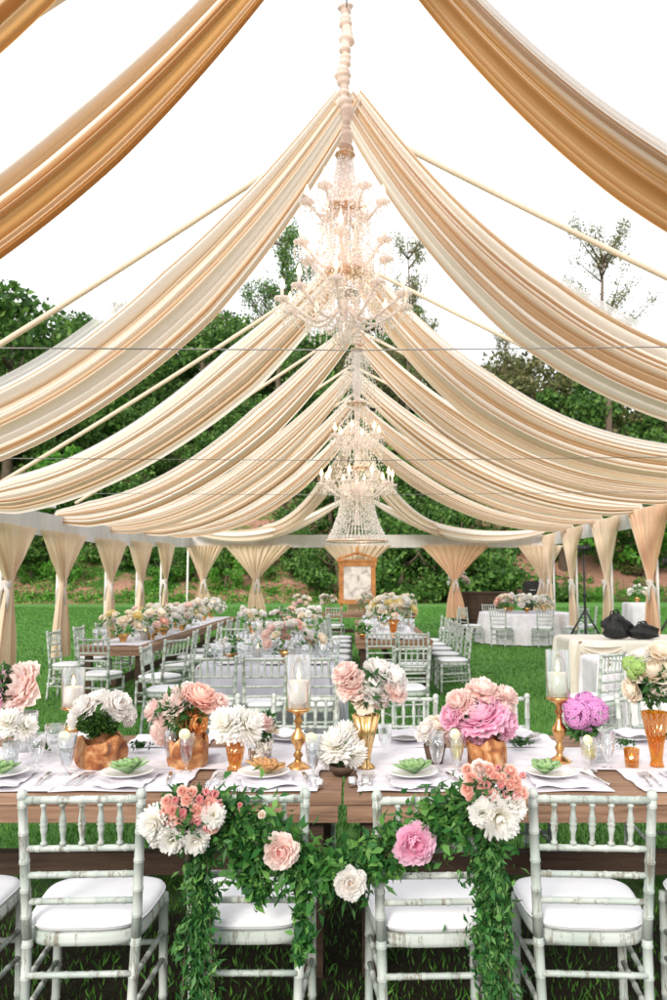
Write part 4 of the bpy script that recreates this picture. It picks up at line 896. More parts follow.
def votive(label, px, py, r, h, mat, lit=True):
    b = G(px, py, TZ + .004); t = thing('votive_holder', label, 'votive', b)
    m_ = MB(); m_.lathe([(0, 0), (r * .8, 0), (r * .85, .006), (r, h), (r * .93, h), (r * .78, .012), (0, .012)], 32, flute=.04, nf=8); part('cup', m_.mesh('cup', M[mat]), t)
    if lit:
        m_ = MB(); m_.lathe([(0, .013), (r * .6, .013), (r * .6, h * .4), (0, h * .4)], 20); c = part('candle', m_.mesh('candle', M['wax']), t)
        m_ = MB(); m_.lathe([(0, h * .42), (.005, h * .42 + .008), (.004, h * .42 + .018), (0, h * .42 + .03)], 10); part('flame', m_.mesh('flame', M['flame']), c)
votive('amber glass votive right of the lemonade glass', 632, 767, .036, .085, 'amber')
votive('speckled mercury glass votive beside the amber tumbler', 256, 764, .038, .07, 'mercury')
votive('clear glass votive in front of the pink peonies', 485, 771, .036, .075, 'glass')
votive('small silver votive at the table joint, left one', 319, 788, .018, .035, 'silver', False)
votive('small silver votive at the table joint, middle one', 352, 786, .018, .035, 'silver', False)
votive('small silver votive at the table joint, right one', 366, 786, .018, .035, 'silver', False)
def box_thing(name, label, cat, px, py, d, mat, rot=0):
    b = G(px, py, TZ + .004); m_ = MB(); m_.box((0, 0, d[2] / 2), d); m_.box((0, 0, d[2] + .002), (d[0] * .9, d[1] * .9, .004)); m_.box((0, -d[1] / 2 - .002, d[2] / 2), (d[0] * .3, .004, d[2] * .9))
    return thing(name, label, cat, b, rot, data=m_.mesh(name, M[mat], False))
box_thing('favor_box', 'small mauve favour box left of the amber tumbler', 'box', 213, 763, (.07, .05, .035), 'linen_grey', .2)
# herb sprigs on the far plates
for i, (px, py) in enumerate(((45, 745), (115, 742), (140, 745), (262, 738), (520, 742), (625, 742))):
    b = G(px, py, TZ + .045); rg = np.random.default_rng(i); C = rand_dirs(60, rg) * rg.uniform(.1, 1, (60, 1)) * np.array([.07, .04, .025])
    thing('herb_sprig', f'small dark herb sprig on a far napkin, {ORD[i]} from the left', 'sprig', b, data=leafcloud('herb_sprig', C, M['leaf_dark'], .03, .012, rg))

# ------------------------------------------------------------------ garland on the front chairs
gy = 2.70
def gpt(px, py, Y=gy): return np.array(P(px, py, Y))
def path_fill(pts, radii, n, rg, Y=gy):
    W = [gpt(*p[:2], p[2] if len(p) > 2 else Y) for p in pts]; C = []; out = []
    seg = len(W) - 1
    for i in range(n):
        q = rg.uniform(0, seg); k = min(int(q), seg - 1); t = q - k; c = W[k] * (1 - t) + W[k + 1] * t; r = radii[k] * (1 - t) + radii[k + 1] * t
        d = rand_dirs(1, rg)[0]; r = r * (1 + .34 * math.sin(q * 5.3 + 2.1 * d[0]) + .28 * math.sin(q * 11 + 3 * d[2])) * (1.55 if rg.uniform() < .08 else 1); C.append(c + d * r * rg.uniform(.15, 1) ** .6 * np.array([1, .6, 1])); out.append(d)
    return np.array(C), np.array(out)
rg = np.random.default_rng(77)
gt = thing('leafy_garland', 'thick green leaf garland draped across the backs of the two middle chairs', 'garland', (0, gy, .7))
main = [(196, 815), (222, 812), (245, 830), (262, 848), (285, 862), (318, 872), (345, 872), (372, 862), (400, 848), (425, 830), (450, 816), (475, 812)]
rad = [.06, .085, .10, .11, .10, .09, .085, .085, .085, .10, .09, .07]
C1, O1 = path_fill(main, rad, 2700, rg)
C2, O2 = path_fill([(235, 850), (250, 880), (262, 895)], [.08, .06, .03], 260, rg)
C3, O3 = path_fill([(300, 880), (305, 930), (300, 960)], [.05, .04, .02], 260, rg)
C = np.concatenate([C1, C2, C3]) - np.array([0, gy, .7]); O = np.concatenate([O1, O2, O3])
def leafmesh(C, O, mat, L0, W0, rg, droop=.3): return leafcloud('foliage', C, M[mat], L0, W0, rg, droop, .10, .45, O)
part('foliage', leafmesh(C, O * .3, 'leaf', .039, .021, rg, .1), gt)
C4, O4 = path_fill(main, [r * 1.45 for r in rad], 520, rg); part('foliage', leafmesh(C4 - np.array([0, gy, .7]), O4, 'leaf_dark', .048, .011, rg, .3), gt, label='darker narrow leaves of the garland')
m_ = MB(); m_.tube([Vector(gpt(*p)) - gt.location for p in main], .006, 6); part('stem', m_.mesh('stem', M['bark']), gt)
for k, (px, py, s, kind, lb) in enumerate(((280, 853, 16, 'peony_blush', 'blush peony'), (351, 884, 15, 'peony_white', 'white peony'), (417, 845, 19, 'peony_pink', 'pink peony'), (240, 805, 4, 'rose_bud', None), (262, 815, 4, 'rose_cream', None))):
    w_ = P(px, py, gy - .09); add_bloom(gt, w_, s * mpp(w_.y, w_.z), kind, (w_.x, w_.y + .1, w_.z), k, lb)
def hanging(label, px, y0, y1, wpx, seed, n, px2):
    rg = np.random.default_rng(seed); t = thing('hanging_greenery', label, 'greenery', P(px, y0, gy - .02)); W = []
    pts = [(px, y0, gy), (px, y0 + 50, gy), ((px + px2) / 2, (y0 + y1) / 2, gy), (px2, y1, gy + .03)]; k = wpx * mpp(gy, .5)
    C, O = path_fill(pts, [k * .6, k * .75, k * .95, k * 1.1], n, rg); base = np.array(t.location)
    me = leafcloud('foliage', C - base, M['fern'], .034, .010, rg, .55, .1, .5, O * .3); part('foliage', me, t)
    C, O = path_fill(pts, [k * .95] * 4, n // 4, rg); part('foliage', leafcloud('foliage', C - base, M['leaf'], .032, .016, rg, .4, .1, .5, O * .3), t, label='broader leaves')
    m_ = MB()
    for q in range(5): m_.tube([Vector(gpt(*p)) - t.location + Vector((.01 * (q - 2) * (1 + .6 * j), .01 * math.sin(q), 0)) for j, p in enumerate(pts)], .0025, 5)
    part('stem', m_.mesh('stem', M['bark']), t)
hanging('trailing green fern garland hanging below the left bouquet', 200, 845, 1060, 19, 5, 1900, 196)
hanging('trailing green fern garland hanging below the right bouquet', 490, 840, 1060, 23, 6, 2300, 497)
def bouquet(label, blooms, px, py, seed):
    Y = gy - .10; b = P(px, py, Y); t = thing('bouquet', label, 'bouquet', b)
    for k, (x, y, s, kind) in enumerate(blooms):
        r2 = ((x - px) ** 2 + (y - py) ** 2) / 45 ** 2; w_ = P(x, y, Y + .05 * r2); add_bloom(t, w_, s * mpp(Y, w_.z), kind, (b.x, Y + .16, b.z), k)
    rg = np.random.default_rng(seed); C = rand_dirs(260, rg) * (rg.uniform(.3, 1, 260) ** .5)[:, None] * np.array([.11, .06, .11]) + np.array([0, .05, -.02])
    part('foliage', leafcloud('foliage', C, M['leaf_dark'], .05, .02, rg, .1, .1, .4, C / .11), t)
    m_ = MB(); m_.tube([(0, .04, -.05), (0, .08, -.16)], [.014, .009], 8); part('stems', m_.mesh('stems', M['bark']), t)
rb = random.Random(2)
buds = [(162 + 10.5 * (i % 6) + rb.uniform(-3, 3) + (5 if (i // 6) % 2 else 0), 792 + 9.5 * (i // 6) + rb.uniform(-2.5, 2.5), rb.uniform(5.5, 7.5), rb.choice(['rose_bud', 'rose_bud', 'rose_coral'])) for i in range(30)]
buds = [b for b in buds if (b[0] - 192) ** 2 / 33 ** 2 + (b[1] - 812) ** 2 / 26 ** 2 < 1.05]
bouquet('pink rosebud bouquet with white peonies hung left between two chairs', buds + [(155, 822, 17, 'mum_white'), (173, 838, 16, 'mum_white'), (195, 840, 15, 'mum_white'), (213, 815, 13, 'mum_white'), (152, 838, 12, 'peony_white')], 184, 818, 8)
buds = [(468 + 10.5 * (i % 6) + rb.uniform(-3, 3) + (5 if (i // 6) % 2 else 0), 768 + 9 * (i // 6) + rb.uniform(-2.5, 2.5), rb.uniform(5.5, 7.5), rb.choice(['rose_coral', 'rose_coral', 'rose_bud'])) for i in range(24)]
buds = [b for b in buds if (b[0] - 493) ** 2 / 34 ** 2 + (b[1] - 784) ** 2 / 24 ** 2 < 1.05]
bouquet('coral rosebud bouquet with one large white peony hung right between two chairs', buds + [(498, 816, 24, 'mum_white'), (482, 812, 14, 'mum_white'), (514, 808, 13, 'mum_white'), (480, 768, 10, 'peony_white')], 492, 798, 9)

# ------------------------------------------------------------------ chandeliers
CRY = MB(); CRY.add([(0, 0, .5), (.35, 0, 0), (0, .35, 0), (-.35, 0, 0), (0, -.35, 0), (0, 0, -.8)], [(0, 1, 2), (0, 2, 3), (0, 3, 4), (0, 4, 1), (5, 2, 1), (5, 3, 2), (5, 4, 3), (5, 1, 4)])
def gem(m_, p, s):
    o = len(m_.v); m_.add([Vector(v) * s + Vector(p) for v in CRY.v], CRY.f)
def strand(m_, a, b, sag, n, s):
    a, b = Vector(a), Vector(b)
    for i in range(n + 1):
        t = i / n; p = a.lerp(b, t); p.z -= sag * 4 * t * (1 - t); gem(m_, p, s * (1.0 if i % 3 else 1.35))
def chandelier(label, X, Y, zt, zb, tiers, bell, seed, chain_z, body, nbody):
    rr = random.Random(seed); t = thing('chandelier', label, 'chandelier', (X, Y, zt)); H = zt - zb
    # shirred cord cover
    m_ = MB(); pts = []; rs = []; n = int((chain_z - zt) / .012)
    for i in range(n + 1):
        z = i * .012; pts.append((.012 * math.sin(z * 9) + .006 * math.sin(z * 31), .01 * math.cos(z * 13), z)); rs.append(.040 + .007 * math.sin(z * 140) + .008 * math.sin(z * 61 + 2 * math.sin(z * 17)) + .007 * math.sin(z * 23 + 1) + .006 * rr.uniform(-1, 1))
    m_.tube(pts, rs, 12); part('cord_cover', m_.mesh('cord_cover', M['chain_cloth']), t)
    m_ = MB(); prof = []
    for i in range(60):
        q = i / 59; z = -H * .9 * q; r = .016 + .014 * abs(math.sin(q * 21)) + .022 * max(0, math.sin(q * 7)) ** 2; prof.append((r, z))
    m_.lathe(prof, 20); part('stem', m_.mesh('stem', M['crystal_arm']), t)
    m_ = MB()   # crown plates
    for z, r in ((-.06, .07), (-H * .30, .11), (-H * .62, .13)): m_ = MB(); m_.lathe([(0, z + .012), (r * .6, z + .008), (r, z), (r * 1.05, z + .012), (r * .9, z - .008), (0, z - .014)], 24, flute=.05, nf=12); part('crown_plate', m_.mesh('crown_plate', M['crystal_gold']), t)
    for (zc, R, na, hc, ph) in tiers:   # zc: height of the cups below top
        cg = MB()
        for k in range(na):
            a = 2 * PI * k / na + ph; ca, sa = math.cos(a), math.sin(a); m_ = MB(); pts = []; rs = []
            for i in range(22):
                q = i / 21; r = .04 + (R - .04) * q; z = zc - .02 - .10 * math.sin(PI * q * 1.0) * (1.2 - q) * 1.6 + .02 * q
                pts.append((ca * r, sa * r, z)); rs.append(.011 + .003 * math.sin(q * 50))
            m_.tube(pts, rs, 7); arm = part('arm', m_.mesh('arm', M['crystal_arm']), t)
            m_ = MB(); c = (ca * R, sa * R, zc); m_.lathe([(.008, -.02), (.02, -.015), (.05, .004), (.055, .014), (.047, .008), (.016, 0), (.014, .02), (0, .02)], 16, c, .06, 8); part('cup', m_.mesh('cup', M['crystal_arm']), arm)
            m_ = MB(); m_.tube([(c[0], c[1], c[2] + .01), (c[0], c[1], c[2] + .01 + hc)], .011, 8); part('candle', m_.mesh('candle', M['wax']), arm)
            m_ = MB(); zz = c[2] + hc + .01; m_.lathe([(0, 0), (.014, .005), (.019, .022), (.013, .046), (.004, .072), (0, .08)], 10, (c[0], c[1], zz)); part('bulb', m_.mesh('bulb', M['bulb']), arm)
            cg2 = cg
            for j in range(7):
                b = 2 * PI * j / 7; strand(cg2, (c[0] + .05 * math.cos(b), c[1] + .05 * math.sin(b), c[2]), (c[0] + .05 * math.cos(b), c[1] + .05 * math.sin(b), c[2] - .07 - .02 * rr.random()), 0, 3, .017)
            strand(cg2, (ca * .05, sa * .05, zc + .34), (ca * R, sa * R, zc), .05, 18, .013)
            a2 = a + 2 * PI / na; strand(cg2, c, (math.cos(a2) * R, math.sin(a2) * R, zc), .09, 14, .015)
            strand(cg2, (ca * .06, sa * .06, zc - .05), (ca * R * .8, sa * R * .8, zc - .03), .10, 10, .016)
            strand(cg2, (ca * .10, sa * .10, zc + .18), (ca * .11, sa * .11, zc - .10), -.0, 12, .017)
            strand(cg2, (ca * .14, sa * .14, zc + .12), (math.cos(a2) * R * .7, math.sin(a2) * R * .7, zc + .02), .10, 12, .017)
            for j in range(3): aa = a + j * 2.1 / na; strand(cg2, (math.cos(aa) * R * .62, math.sin(aa) * R * .62, zc - .06), (math.cos(aa) * R * .62, math.sin(aa) * R * .62, zc - .19 - .05 * rr.random()), 0, 6, .018)
        part('crystal_strands', cg.mesh('crystal_strands', M['crystal'], False), t)['kind'] = 'stuff'
    cg = MB()
    for k in range(nbody):   # crystals filling the body
        j = rr.uniform(0, len(body) - 1.001); i = int(j); q = j - i; zq = body[i][0] + (body[i + 1][0] - body[i][0]) * q; rq = body[i][1] + (body[i + 1][1] - body[i][1]) * q
        a = rr.uniform(0, 2 * PI); rq *= rr.uniform(.35, 1) ** .5; gem(cg, (rq * math.cos(a), rq * math.sin(a), zq), rr.uniform(.013, .024))
    for k in range(14):   # body strands
        a = 2 * PI * k / 14; strand(cg, (.05 * math.cos(a), .05 * math.sin(a), -.06), (.12 * math.cos(a), .12 * math.sin(a), -H * .30), .03, 16, .016)
        strand(cg, (.10 * math.cos(a), .10 * math.sin(a), -H * .30), (.13 * math.cos(a), .13 * math.sin(a), -H * .60), .0, 18, .017)
    if bell:
        z0, z1, r0, r1 = bell
        for k in range(46):
            a = 2 * PI * k / 46; pts = 24
            for i in range(pts):
                q = i / (pts - 1); r = r0 + (r1 - r0) * q ** 2.2; gem(cg, (r * math.cos(a), r * math.sin(a), z0 + (z1 - z0) * q + rr.uniform(-.008, .008)), rr.choice([.024, .030, .042]))
        m_ = MB(); m_.lathe([(r1, z1 + .01), (r1 * 1.04, z1), (r1, z1 - .012), (r1 * .96, z1), (r1, z1 + .01)], 36); part('ring', m_.mesh('ring', M['crystal_gold']), t)
    else:
        for k in range(12):
            a = 2 * PI * k / 12; strand(cg, (.13 * math.cos(a), .13 * math.sin(a), -H * .62), (.05 * math.cos(a), .05 * math.sin(a), -H * .88), .02, 12, .017)
        m_ = MB(); m_.lathe([(0, -H * .84), (.03, -H * .87), (.045, -H * .91), (.03, -H * .95), (.01, -H * .97), (0, -H)], 16); part('finial', m_.mesh('finial', M['crystal']), t)
        m_ = MB(); m_.lathe([(0, -H * .70), (.10, -H * .705), (.105, -H * .72), (.09, -H * .73), (0, -H * .735)], 24); part('base_plate', m_.mesh('base_plate', M['silver']), t)
    part('crystal_strands', cg.mesh('crystal_strands', M['crystal'], False), t)['kind'] = 'stuff'
    ld = bpy.data.lights.new('chandelier_glow', 'POINT'); ld.energy = 1.6; ld.color = (1, .72, .45); ld.shadow_soft_size = .25
    lo = bpy.data.objects.new('chandelier_glow', ld); COL.objects.link(lo); lo.parent = t; lo.location = (0, -.28, tiers[-1][0] + .15)
    return t
Y1 = 5.3; a = P(345, 148, Y1); b = P(345, 352, Y1)
def dz(py, top, Y): return P(350, py, Y).z - top.z
chandelier('large upper crystal chandelier with candle bulbs hanging nearest the camera', a.x, Y1, a.z, b.z,
           [(dz(203, a, Y1), .27, 6, .05, .0), (dz(252, a, Y1), .33, 6, .05, .45), (dz(304, a, Y1), .44, 10, .07, .2)], None, 1, ZR, [(-.04, .05), (dz(195, a, Y1), .10), (dz(215, a, Y1), .19), (dz(250, a, Y1), .24), (dz(300, a, Y1), .23), (dz(345, a, Y1), .07)], 1600)
Y2 = 8.7; a2 = P(357, 345, Y2); b2 = P(357, 546, Y2)
chandelier('lower crystal chandelier with a long beaded bell skirt and glowing bulbs', a2.x, Y2, a2.z, b2.z,
           [(dz(437, a2, Y2), .26, 6, .06, .3), (dz(485, a2, Y2), .40, 10, .09, .1)], (dz(485, a2, Y2), dz(541, a2, Y2), .17, .34), 2, ZR, [(-.05, .06), (dz(365, a2, Y2), .17), (dz(400, a2, Y2), .27), (dz(440, a2, Y2), .32), (dz(470, a2, Y2), .30), (dz(492, a2, Y2), .18)], 2100)

# ------------------------------------------------------------------ background tables
def tablecloth_box(name, label, x0, x1, y0, y1, mat, ztop=.77, zb=.02, fold=.03, cat='tablecloth'):
    cx, cy = (x0 + x1) / 2, (y0 + y1) / 2; w_, d_ = (x1 - x0) / 2, (y1 - y0) / 2
    per = []
    for k in range(240):
        a = 2 * PI * k / 240; c, s_ = math.cos(a), math.sin(a); e = .22
        per.append((abs(c) ** e * math.copysign(w_, c), abs(s_) ** e * math.copysign(d_, s_), a))
    vs = []; fs = []; rings = [(0, ztop, 0), (.96, ztop, 0), (1, ztop - .008, .1), (1.01, ztop - .05, .3), (1.015, ztop - .25, .7), (1.02, zb + .1, 1), (1.02, zb, 1.1)]
    for k_, z, f_ in rings:
        for j, (x, y, a) in enumerate(per):
            o_ = 1 + f_ * fold * (math.sin(a * 24) + .6 * math.sin(a * 37 + 1)) / max(w_, .3); vs.append((x * k_ * o_, y * k_ * o_, z))
    for i in range(len(rings) - 1):
        for k in range(240): k2 = (k + 1) % 240; fs.append((i * 240 + k, i * 240 + k2, (i + 1) * 240 + k2, (i + 1) * 240 + k))
    m_ = MB(); m_.add(vs, fs); t = thing(name, label, 'table', (cx, cy, 0)); part('tablecloth', m_.mesh('tablecloth', M[mat]), t)
    m_ = MB(); m_.box((0, 0, ztop - .02), (w_ * 1.9, d_ * 1.9, .025)); part('tabletop', m_.mesh('tabletop', M['plank'], False), t)
    for sx in (-1, 1):
        for sy in (-1, 1): m_ = MB(); m_.tube([(sx * w_ * .8, sy * d_ * .8, 0), (sx * w_ * .8, sy * d_ * .8, ztop - .035)], .02, 8); part('leg', m_.mesh('leg', M['black_metal']), t)
    return t
plank_table('long_table', 'long brown wooden dining table on the left running away from the camera', -3.62, -2.72, 10.3, 18.2, along='y', mat='plank')
tablecloth_box('linen_table', 'grey linen covered table in the middle left behind the front table', -1.62, -.12, 7.95, 9.0, 'linen_grey', .765, .05)
tablecloth_box('linen_table', 'grey linen covered table farther back in the middle left', -1.9, -.55, 12.2, 13.4, 'linen_grey', .765, .05)
plank_table('long_table', 'long brown wooden dining table in the centre running toward the mirror', 0.0, 1.12, 11.3, 17.0, along='y', mat='plank')
plank_table('long_table', 'far wooden dining table crosswise in front of the mirror', -2.0, 1.6, 20.2, 21.0, along='x', mat='plank')
tablecloth_box('white_table', 'white clothed table behind the cream roses at the right edge', 2.62, 4.3, 8.3, 9.3, 'linen', .765, .05)
tablecloth_box('buffet_table', 'cream draped table with two black bags on top', 3.0, 4.9, 10.7, 12.0, 'linen_cream', .80, .03, .05)
# festoon on the buffet table
def fest(u, v):
    x = 3.02 + .62 * u; s = math.sin(PI * u); z = .80 - .03 - .28 * v * (.25 + s) - .02; y = 10.66 - .05 * s * math.sin(v * 26) - .03 - .03 * v
    return (x, y, z)
m_ = MB(); m_.grid(fest, 24, 60); thing('satin_festoon', 'cream satin swag pinned to the front of the draped buffet table', 'swag', data=m_.mesh('satin_festoon', M['linen_cream']))
def bag(label, px, py, Y, w_, h, d, seed, handles=True):
    b = P(px, py, Y); b.z = .805; t = thing('black_bag', label, 'bag', b); rr = random.Random(seed); p = [rr.uniform(0, 6) for _ in range(4)]
    def f(u, v):
        a = 2 * PI * u; q = PI * v; k = 1 + .16 * math.sin(3 * a + p[0]) * math.sin(q) + .14 * math.sin(5 * q + p[1] + 2 * a) + .07 * math.sin(9 * a + 4 * q) + .05 * math.sin(13 * a - 7 * q)
        return (w_ / 2 * math.sin(q) ** .6 * math.cos(a) * k, d / 2 * math.sin(q) ** .6 * math.sin(a) * k, max(0, h * (1 - math.cos(q)) / 2 * (1 + .12 * math.sin(2 * a + p[2]) * v)))
    m_ = MB(); m_.grid(f, 32, 20); part('body', m_.mesh('body', M['black']), t)
    for s_ in ((-1, 1) if handles else (1,)):
        m_ = MB(); m_.tube([(s_ * .02 - .08, .03 * s_, h * .85), (s_ * .03 - .05, .03 * s_, h * 1.15), (s_ * .02 + .02, .03 * s_, h * 1.22), (s_ * .01 + .07, .03 * s_, h * .9)], .010, 6); part('handle', m_.mesh('handle', M['black']), t)
bag('upright black cloth bag on the draped table, left one', 617, 645, 11.0, .38, .33, .22, 1)
bag('slumped black cloth bag on the draped table, right one', 644, 645, 11.0, .40, .20, .22, 5)
# round table at right back
tr_ = thing('round_table', 'round table under a white cloth at the right back of the lawn', 'table', (4.35, 20.3, 0))
def rt(u, v):
    a = 2 * PI * u; R = 1.12
    if v < .3: r = R * v / .3; z = .77
    else: q = (v - .3) / .7; r = R * (1 + .015 + .10 * q + .035 * q * math.sin(a * 18 + 1) + .02 * q * math.sin(a * 31)); z = .77 - .745 * q
    return (r * math.cos(a), r * math.sin(a), z)
m_ = MB(); m_.grid(rt, 160, 20); part('tablecloth', m_.mesh('tablecloth', M['linen']), tr_)
m_ = MB(); m_.lathe([(0, .75), (1.08, .75), (1.08, .73), (0, .73)], 32); m_.tube([(0, 0, 0), (0, 0, .73)], .05, 10); part('pedestal', m_.mesh('pedestal', M['plank_dark']), tr_)
cloth('table_runner', 'grey overlay cloth across the round table at right back', 'runner', 3.75, 4.95, 19.5, 21.0, .776, 'linen_grey', .004)
# dark bar behind
bt = thing('bar_counter', 'dark wooden bar counter behind the round table', 'bar', (3.7, 23.2, 0)); m_ = MB(); m_.box((0, 0, 1.22), (1.75, .6, .06)); part('counter_top', m_.mesh('counter_top', M['plank_dark'], False), bt)
m_ = MB(); m_.box((0, 0, .60), (1.6, .5, 1.18)); 
for k in range(6): m_.box((-.68 + .27 * k, -.26, .6), (.02, .02, 1.1))
part('bar_front', m_.mesh('bar_front', M['plank_dark'], False), bt)
bx = thing('equipment_case', 'black equipment case standing behind the round table', 'case', (5.15, 23.0, 0)); m_ = MB(); m_.box((0, 0, .75), (.42, .4, 1.5)); m_.box((0, 0, 1.53), (.36, .34, .06)); part('case_body', m_.mesh('case_body', M['black_metal'], False), bx)
m_ = MB(); m_.tube([(-.1, -.21, 1.3), (-.08, -.25, 1.3), (.08, -.25, 1.3), (.1, -.21, 1.3)], .012, 6); part('handle', m_.mesh('handle', M['silver']), bx)
# mirror on easel
mt = thing('framed_mirror', 'ornate honey wood framed mirror on a stand at the back of the tent', 'mirror', (.06, 21.55, 0)); w_, z0_, z1_ = 1.02, .95, 2.08
m_ = MB()
for sx in (-1, 1): m_.box((sx * (w_ / 2 - .07), 0, (z0_ + z1_) / 2), (.13, .08, z1_ - z0_)); m_.lathe([(.0, 0), (.06, 0), (.075, .03), (.05, .06), (0, .06)], 12, (sx * (w_ / 2 - .07), 0, z1_))
m_.box((0, -.002, z0_ + .05), (w_ + .06, .09, .12)); m_.box((0, -.002, z1_ - .04), (w_ + .04, .09, .14)); m_.box((0, -.004, z1_ + .05), (w_ + .12, .13, .05))
for k in range(14):
    t_ = (k - 6.5) / 6.5; m_.box((t_ * .5, 0, z1_ + .10 + .16 * (1 - abs(t_))), (.085, .06, .07), Euler((0, math.radians(18) * (1 if t_ > 0 else -1), 0)).to_matrix())
part('frame', m_.mesh('frame', M['mirror_wood'], False), mt)
mm, nt_, out_ = nmat('clouded_glass'); p_ = princ(nt_, out_, .25, .35); L(nt_, ramp(nt_, noise(nt_, 4, 6, .6, dist=1), [(.35, (.40, .36, .34)), (.5, (.75, .70, .66)), (.65, (.88, .84, .80))]), p_.inputs['Base Color'])
m_ = MB(); m_.box((0, .0, (z0_ + z1_) / 2), (w_ - .26, .03, z1_ - z0_ - .2)); part('mirror_glass', m_.mesh('mirror_glass', mm, False), mt)
m_ = MB(); m_.lathe([(0, 0), (.05, .02), (.06, .08), (.03, .14), (.05, .19), (0, .25)], 12, (0, 0, z1_ + .2)); part('finial', m_.mesh('finial', M['mirror_wood']), mt)
for sx in (-1, 1): m_ = MB(); m_.tube([(sx * .42, .05, .97), (sx * .5, .05, 0)], .03, 8); part('leg', m_.mesh('leg', M['mirror_wood']), mt)
# stands, pedestal
def stand(label, px, Y, h, tilt=0):
    X = (px - VX) * Y / 780; t = thing('light_stand', label, 'tripod', (X, Y, 0))
    m_ = MB(); m_.tube([(0, 0, .3), (0, 0, h * .55), (0, 0, h)], [.03, .026, .018], 8); m_.lathe([(0, h * .55), (.045, h * .55), (.045, h * .55 + .08), (0, h * .55 + .08)], 10); part('pole', m_.mesh('pole', M['black_metal']), t)
    for k in range(3):
        a_ = k * 2.094 + .3; m_ = MB(); m_.tube([(0, 0, .95), (math.cos(a_) * .6, math.sin(a_) * .6, .01)], .022, 6); m_.tube([(0, 0, .35), (math.cos(a_) * .38, math.sin(a_) * .38, .36)], .012, 6); part('leg', m_.mesh('leg', M['black_metal']), t)
    m_ = MB(); m_.box((0, -.05, h + .06), (.26, .14, .14)); m_.tube([(0, -.12, h + .06), (0, -.18, h + .06)], .06, 12); part('lamp_head', m_.mesh('lamp_head', M['black_metal']), t)
stand('black tripod stand between the two right-hand curtains', 583, 17.4, 2.25); stand('black tripod stand cut by the right edge behind the draped table', 668, 15.2, 1.9)
tablecloth_box('cocktail_table', 'tall pale grey clothed side table outside the tent at right', 6.95, 7.55, 19.9, 20.5, 'linen', 1.02, .03, .02)
# small white lantern on left beam
ln = thing('white_lantern', 'small white lantern standing on the left beam', 'lantern', (P(47, 490, 10.9).x, 10.9, 2.62)); m_ = MB(); m_.box((0, 0, .10), (.20, .2, .17)); part('body', m_.mesh('body', M['porcelain'], False), ln)
m_ = MB(); m_.box((0, 0, .20), (.24, .24, .02)); m_.tube([(-.05, 0, .21), (0, 0, .26), (.05, 0, .21)], .008, 6); part('lid', m_.mesh('lid', M['frame'], False), ln)

# background chairs
def row(xs, ys, deg, desc, group):
    n = len(ys)
    for i, (x, y) in enumerate(zip(xs, ys)):
        chair(x, y, deg + rd.uniform(-5, 5), f'white chair {desc}' + (f', {ORD[i]} from the camera' if n > 1 else ''), group)
ys = [10.9, 11.9, 12.9, 13.9, 14.9, 15.9]
row([-2.45] * 6, ys, 90, 'on the right side of the left wooden table', 'chairs round the left wooden table')
row([-3.92] * 6, ys, -90, 'on the left side of the left wooden table', 'chairs round the left wooden table')
chair(-3.15, 9.85, -8, 'white chiavari chair at the near end of the left wooden table', 'chairs round the left wooden table')
chair(-2.35, 9.6, 60, 'white chiavari chair turned out beside the near end of the left wooden table', 'chairs round the left wooden table')
for i, x in enumerate((-1.32, -.86, -.38)): chair(x, 7.6, rd.uniform(-6, 6), f'white chair on the near side of the nearer grey linen table, {ORD[i]} from the left', 'chairs round the near grey linen table')
for i, x in enumerate((-1.32, -.4)): chair(x, 9.4, 180, f'white chair beyond the nearer grey linen table, {ORD[i]} from the left', 'chairs round the near grey linen table')
chair(-2.0, 8.5, -90, 'white chiavari chair at the left end of the near grey linen table', 'chairs round the near grey linen table')
for i, x in enumerate((-1.75, -1.25, -.75)): chair(x, 11.8, rd.uniform(-6, 6), f'white chiavari chair at the farther grey linen table, {ORD[i]} from the left', 'chairs round the farther grey linen table')
for i, x in enumerate((-1.6, -.9)): chair(x, 13.8, 180, f'white chiavari chair beyond the farther grey linen table, {ORD[i]} from the left', 'chairs round the farther grey linen table')
row([1.42] * 5, [11.5, 12.4, 13.3, 14.2, 15.1], 90, 'on the right side of the central wooden table', 'chairs round the central wooden table')
row([-.28] * 5, [11.8, 12.8, 13.8, 14.8, 15.8], -90, 'on the left side of the central wooden table', 'chairs round the central wooden table')
chair(.34, 10.85, 4, 'white chiavari chair at the near end of the central wooden table, left one', 'chairs round the central wooden table')
chair(.80, 10.8, -4, 'white chiavari chair at the near end of the central wooden table, right one', 'chairs round the central wooden table')
chair(.55, 8.6, 12, 'white chiavari chair standing alone behind the short dark pot', 'loose chairs on the lawn')
chair(2.35, 7.9, 40, 'white chiavari chair turned sideways behind the right candlestick', 'loose chairs on the lawn')
for i in range(9):
    a_ = math.radians(-158 + 36 * i) if i < 7 else math.radians(60 + 50 * (i - 7)); R = 1.55
    x, y = 4.35 + R * math.cos(a_), 20.3 + R * math.sin(a_)
    chair(x, y, math.degrees(a_) + 90, f'white chair at the round table, {ORD[i]} going round from the left front', 'chairs round the round table')
chair(3.1 - .9, 18.6, 80, 'white chiavari chair standing left of the round table', 'loose chairs on the lawn')
for i, x in enumerate((-1.7, -1.1, -.5, .5, 1.2)): chair(x, 19.8, rd.uniform(-6, 6), f'white chiavari chair before the far crosswise table, {ORD[i]} from the left', 'chairs along the far crosswise table')

cloth('table_runner', 'white linen runner along the left wooden table', 'runner', -3.5, -2.84, 10.4, 18.0, .764, 'linen', .004)
cloth('table_runner', 'white linen runner along the central wooden table', 'runner', .14, .98, 11.45, 16.9, .764, 'linen', .004)
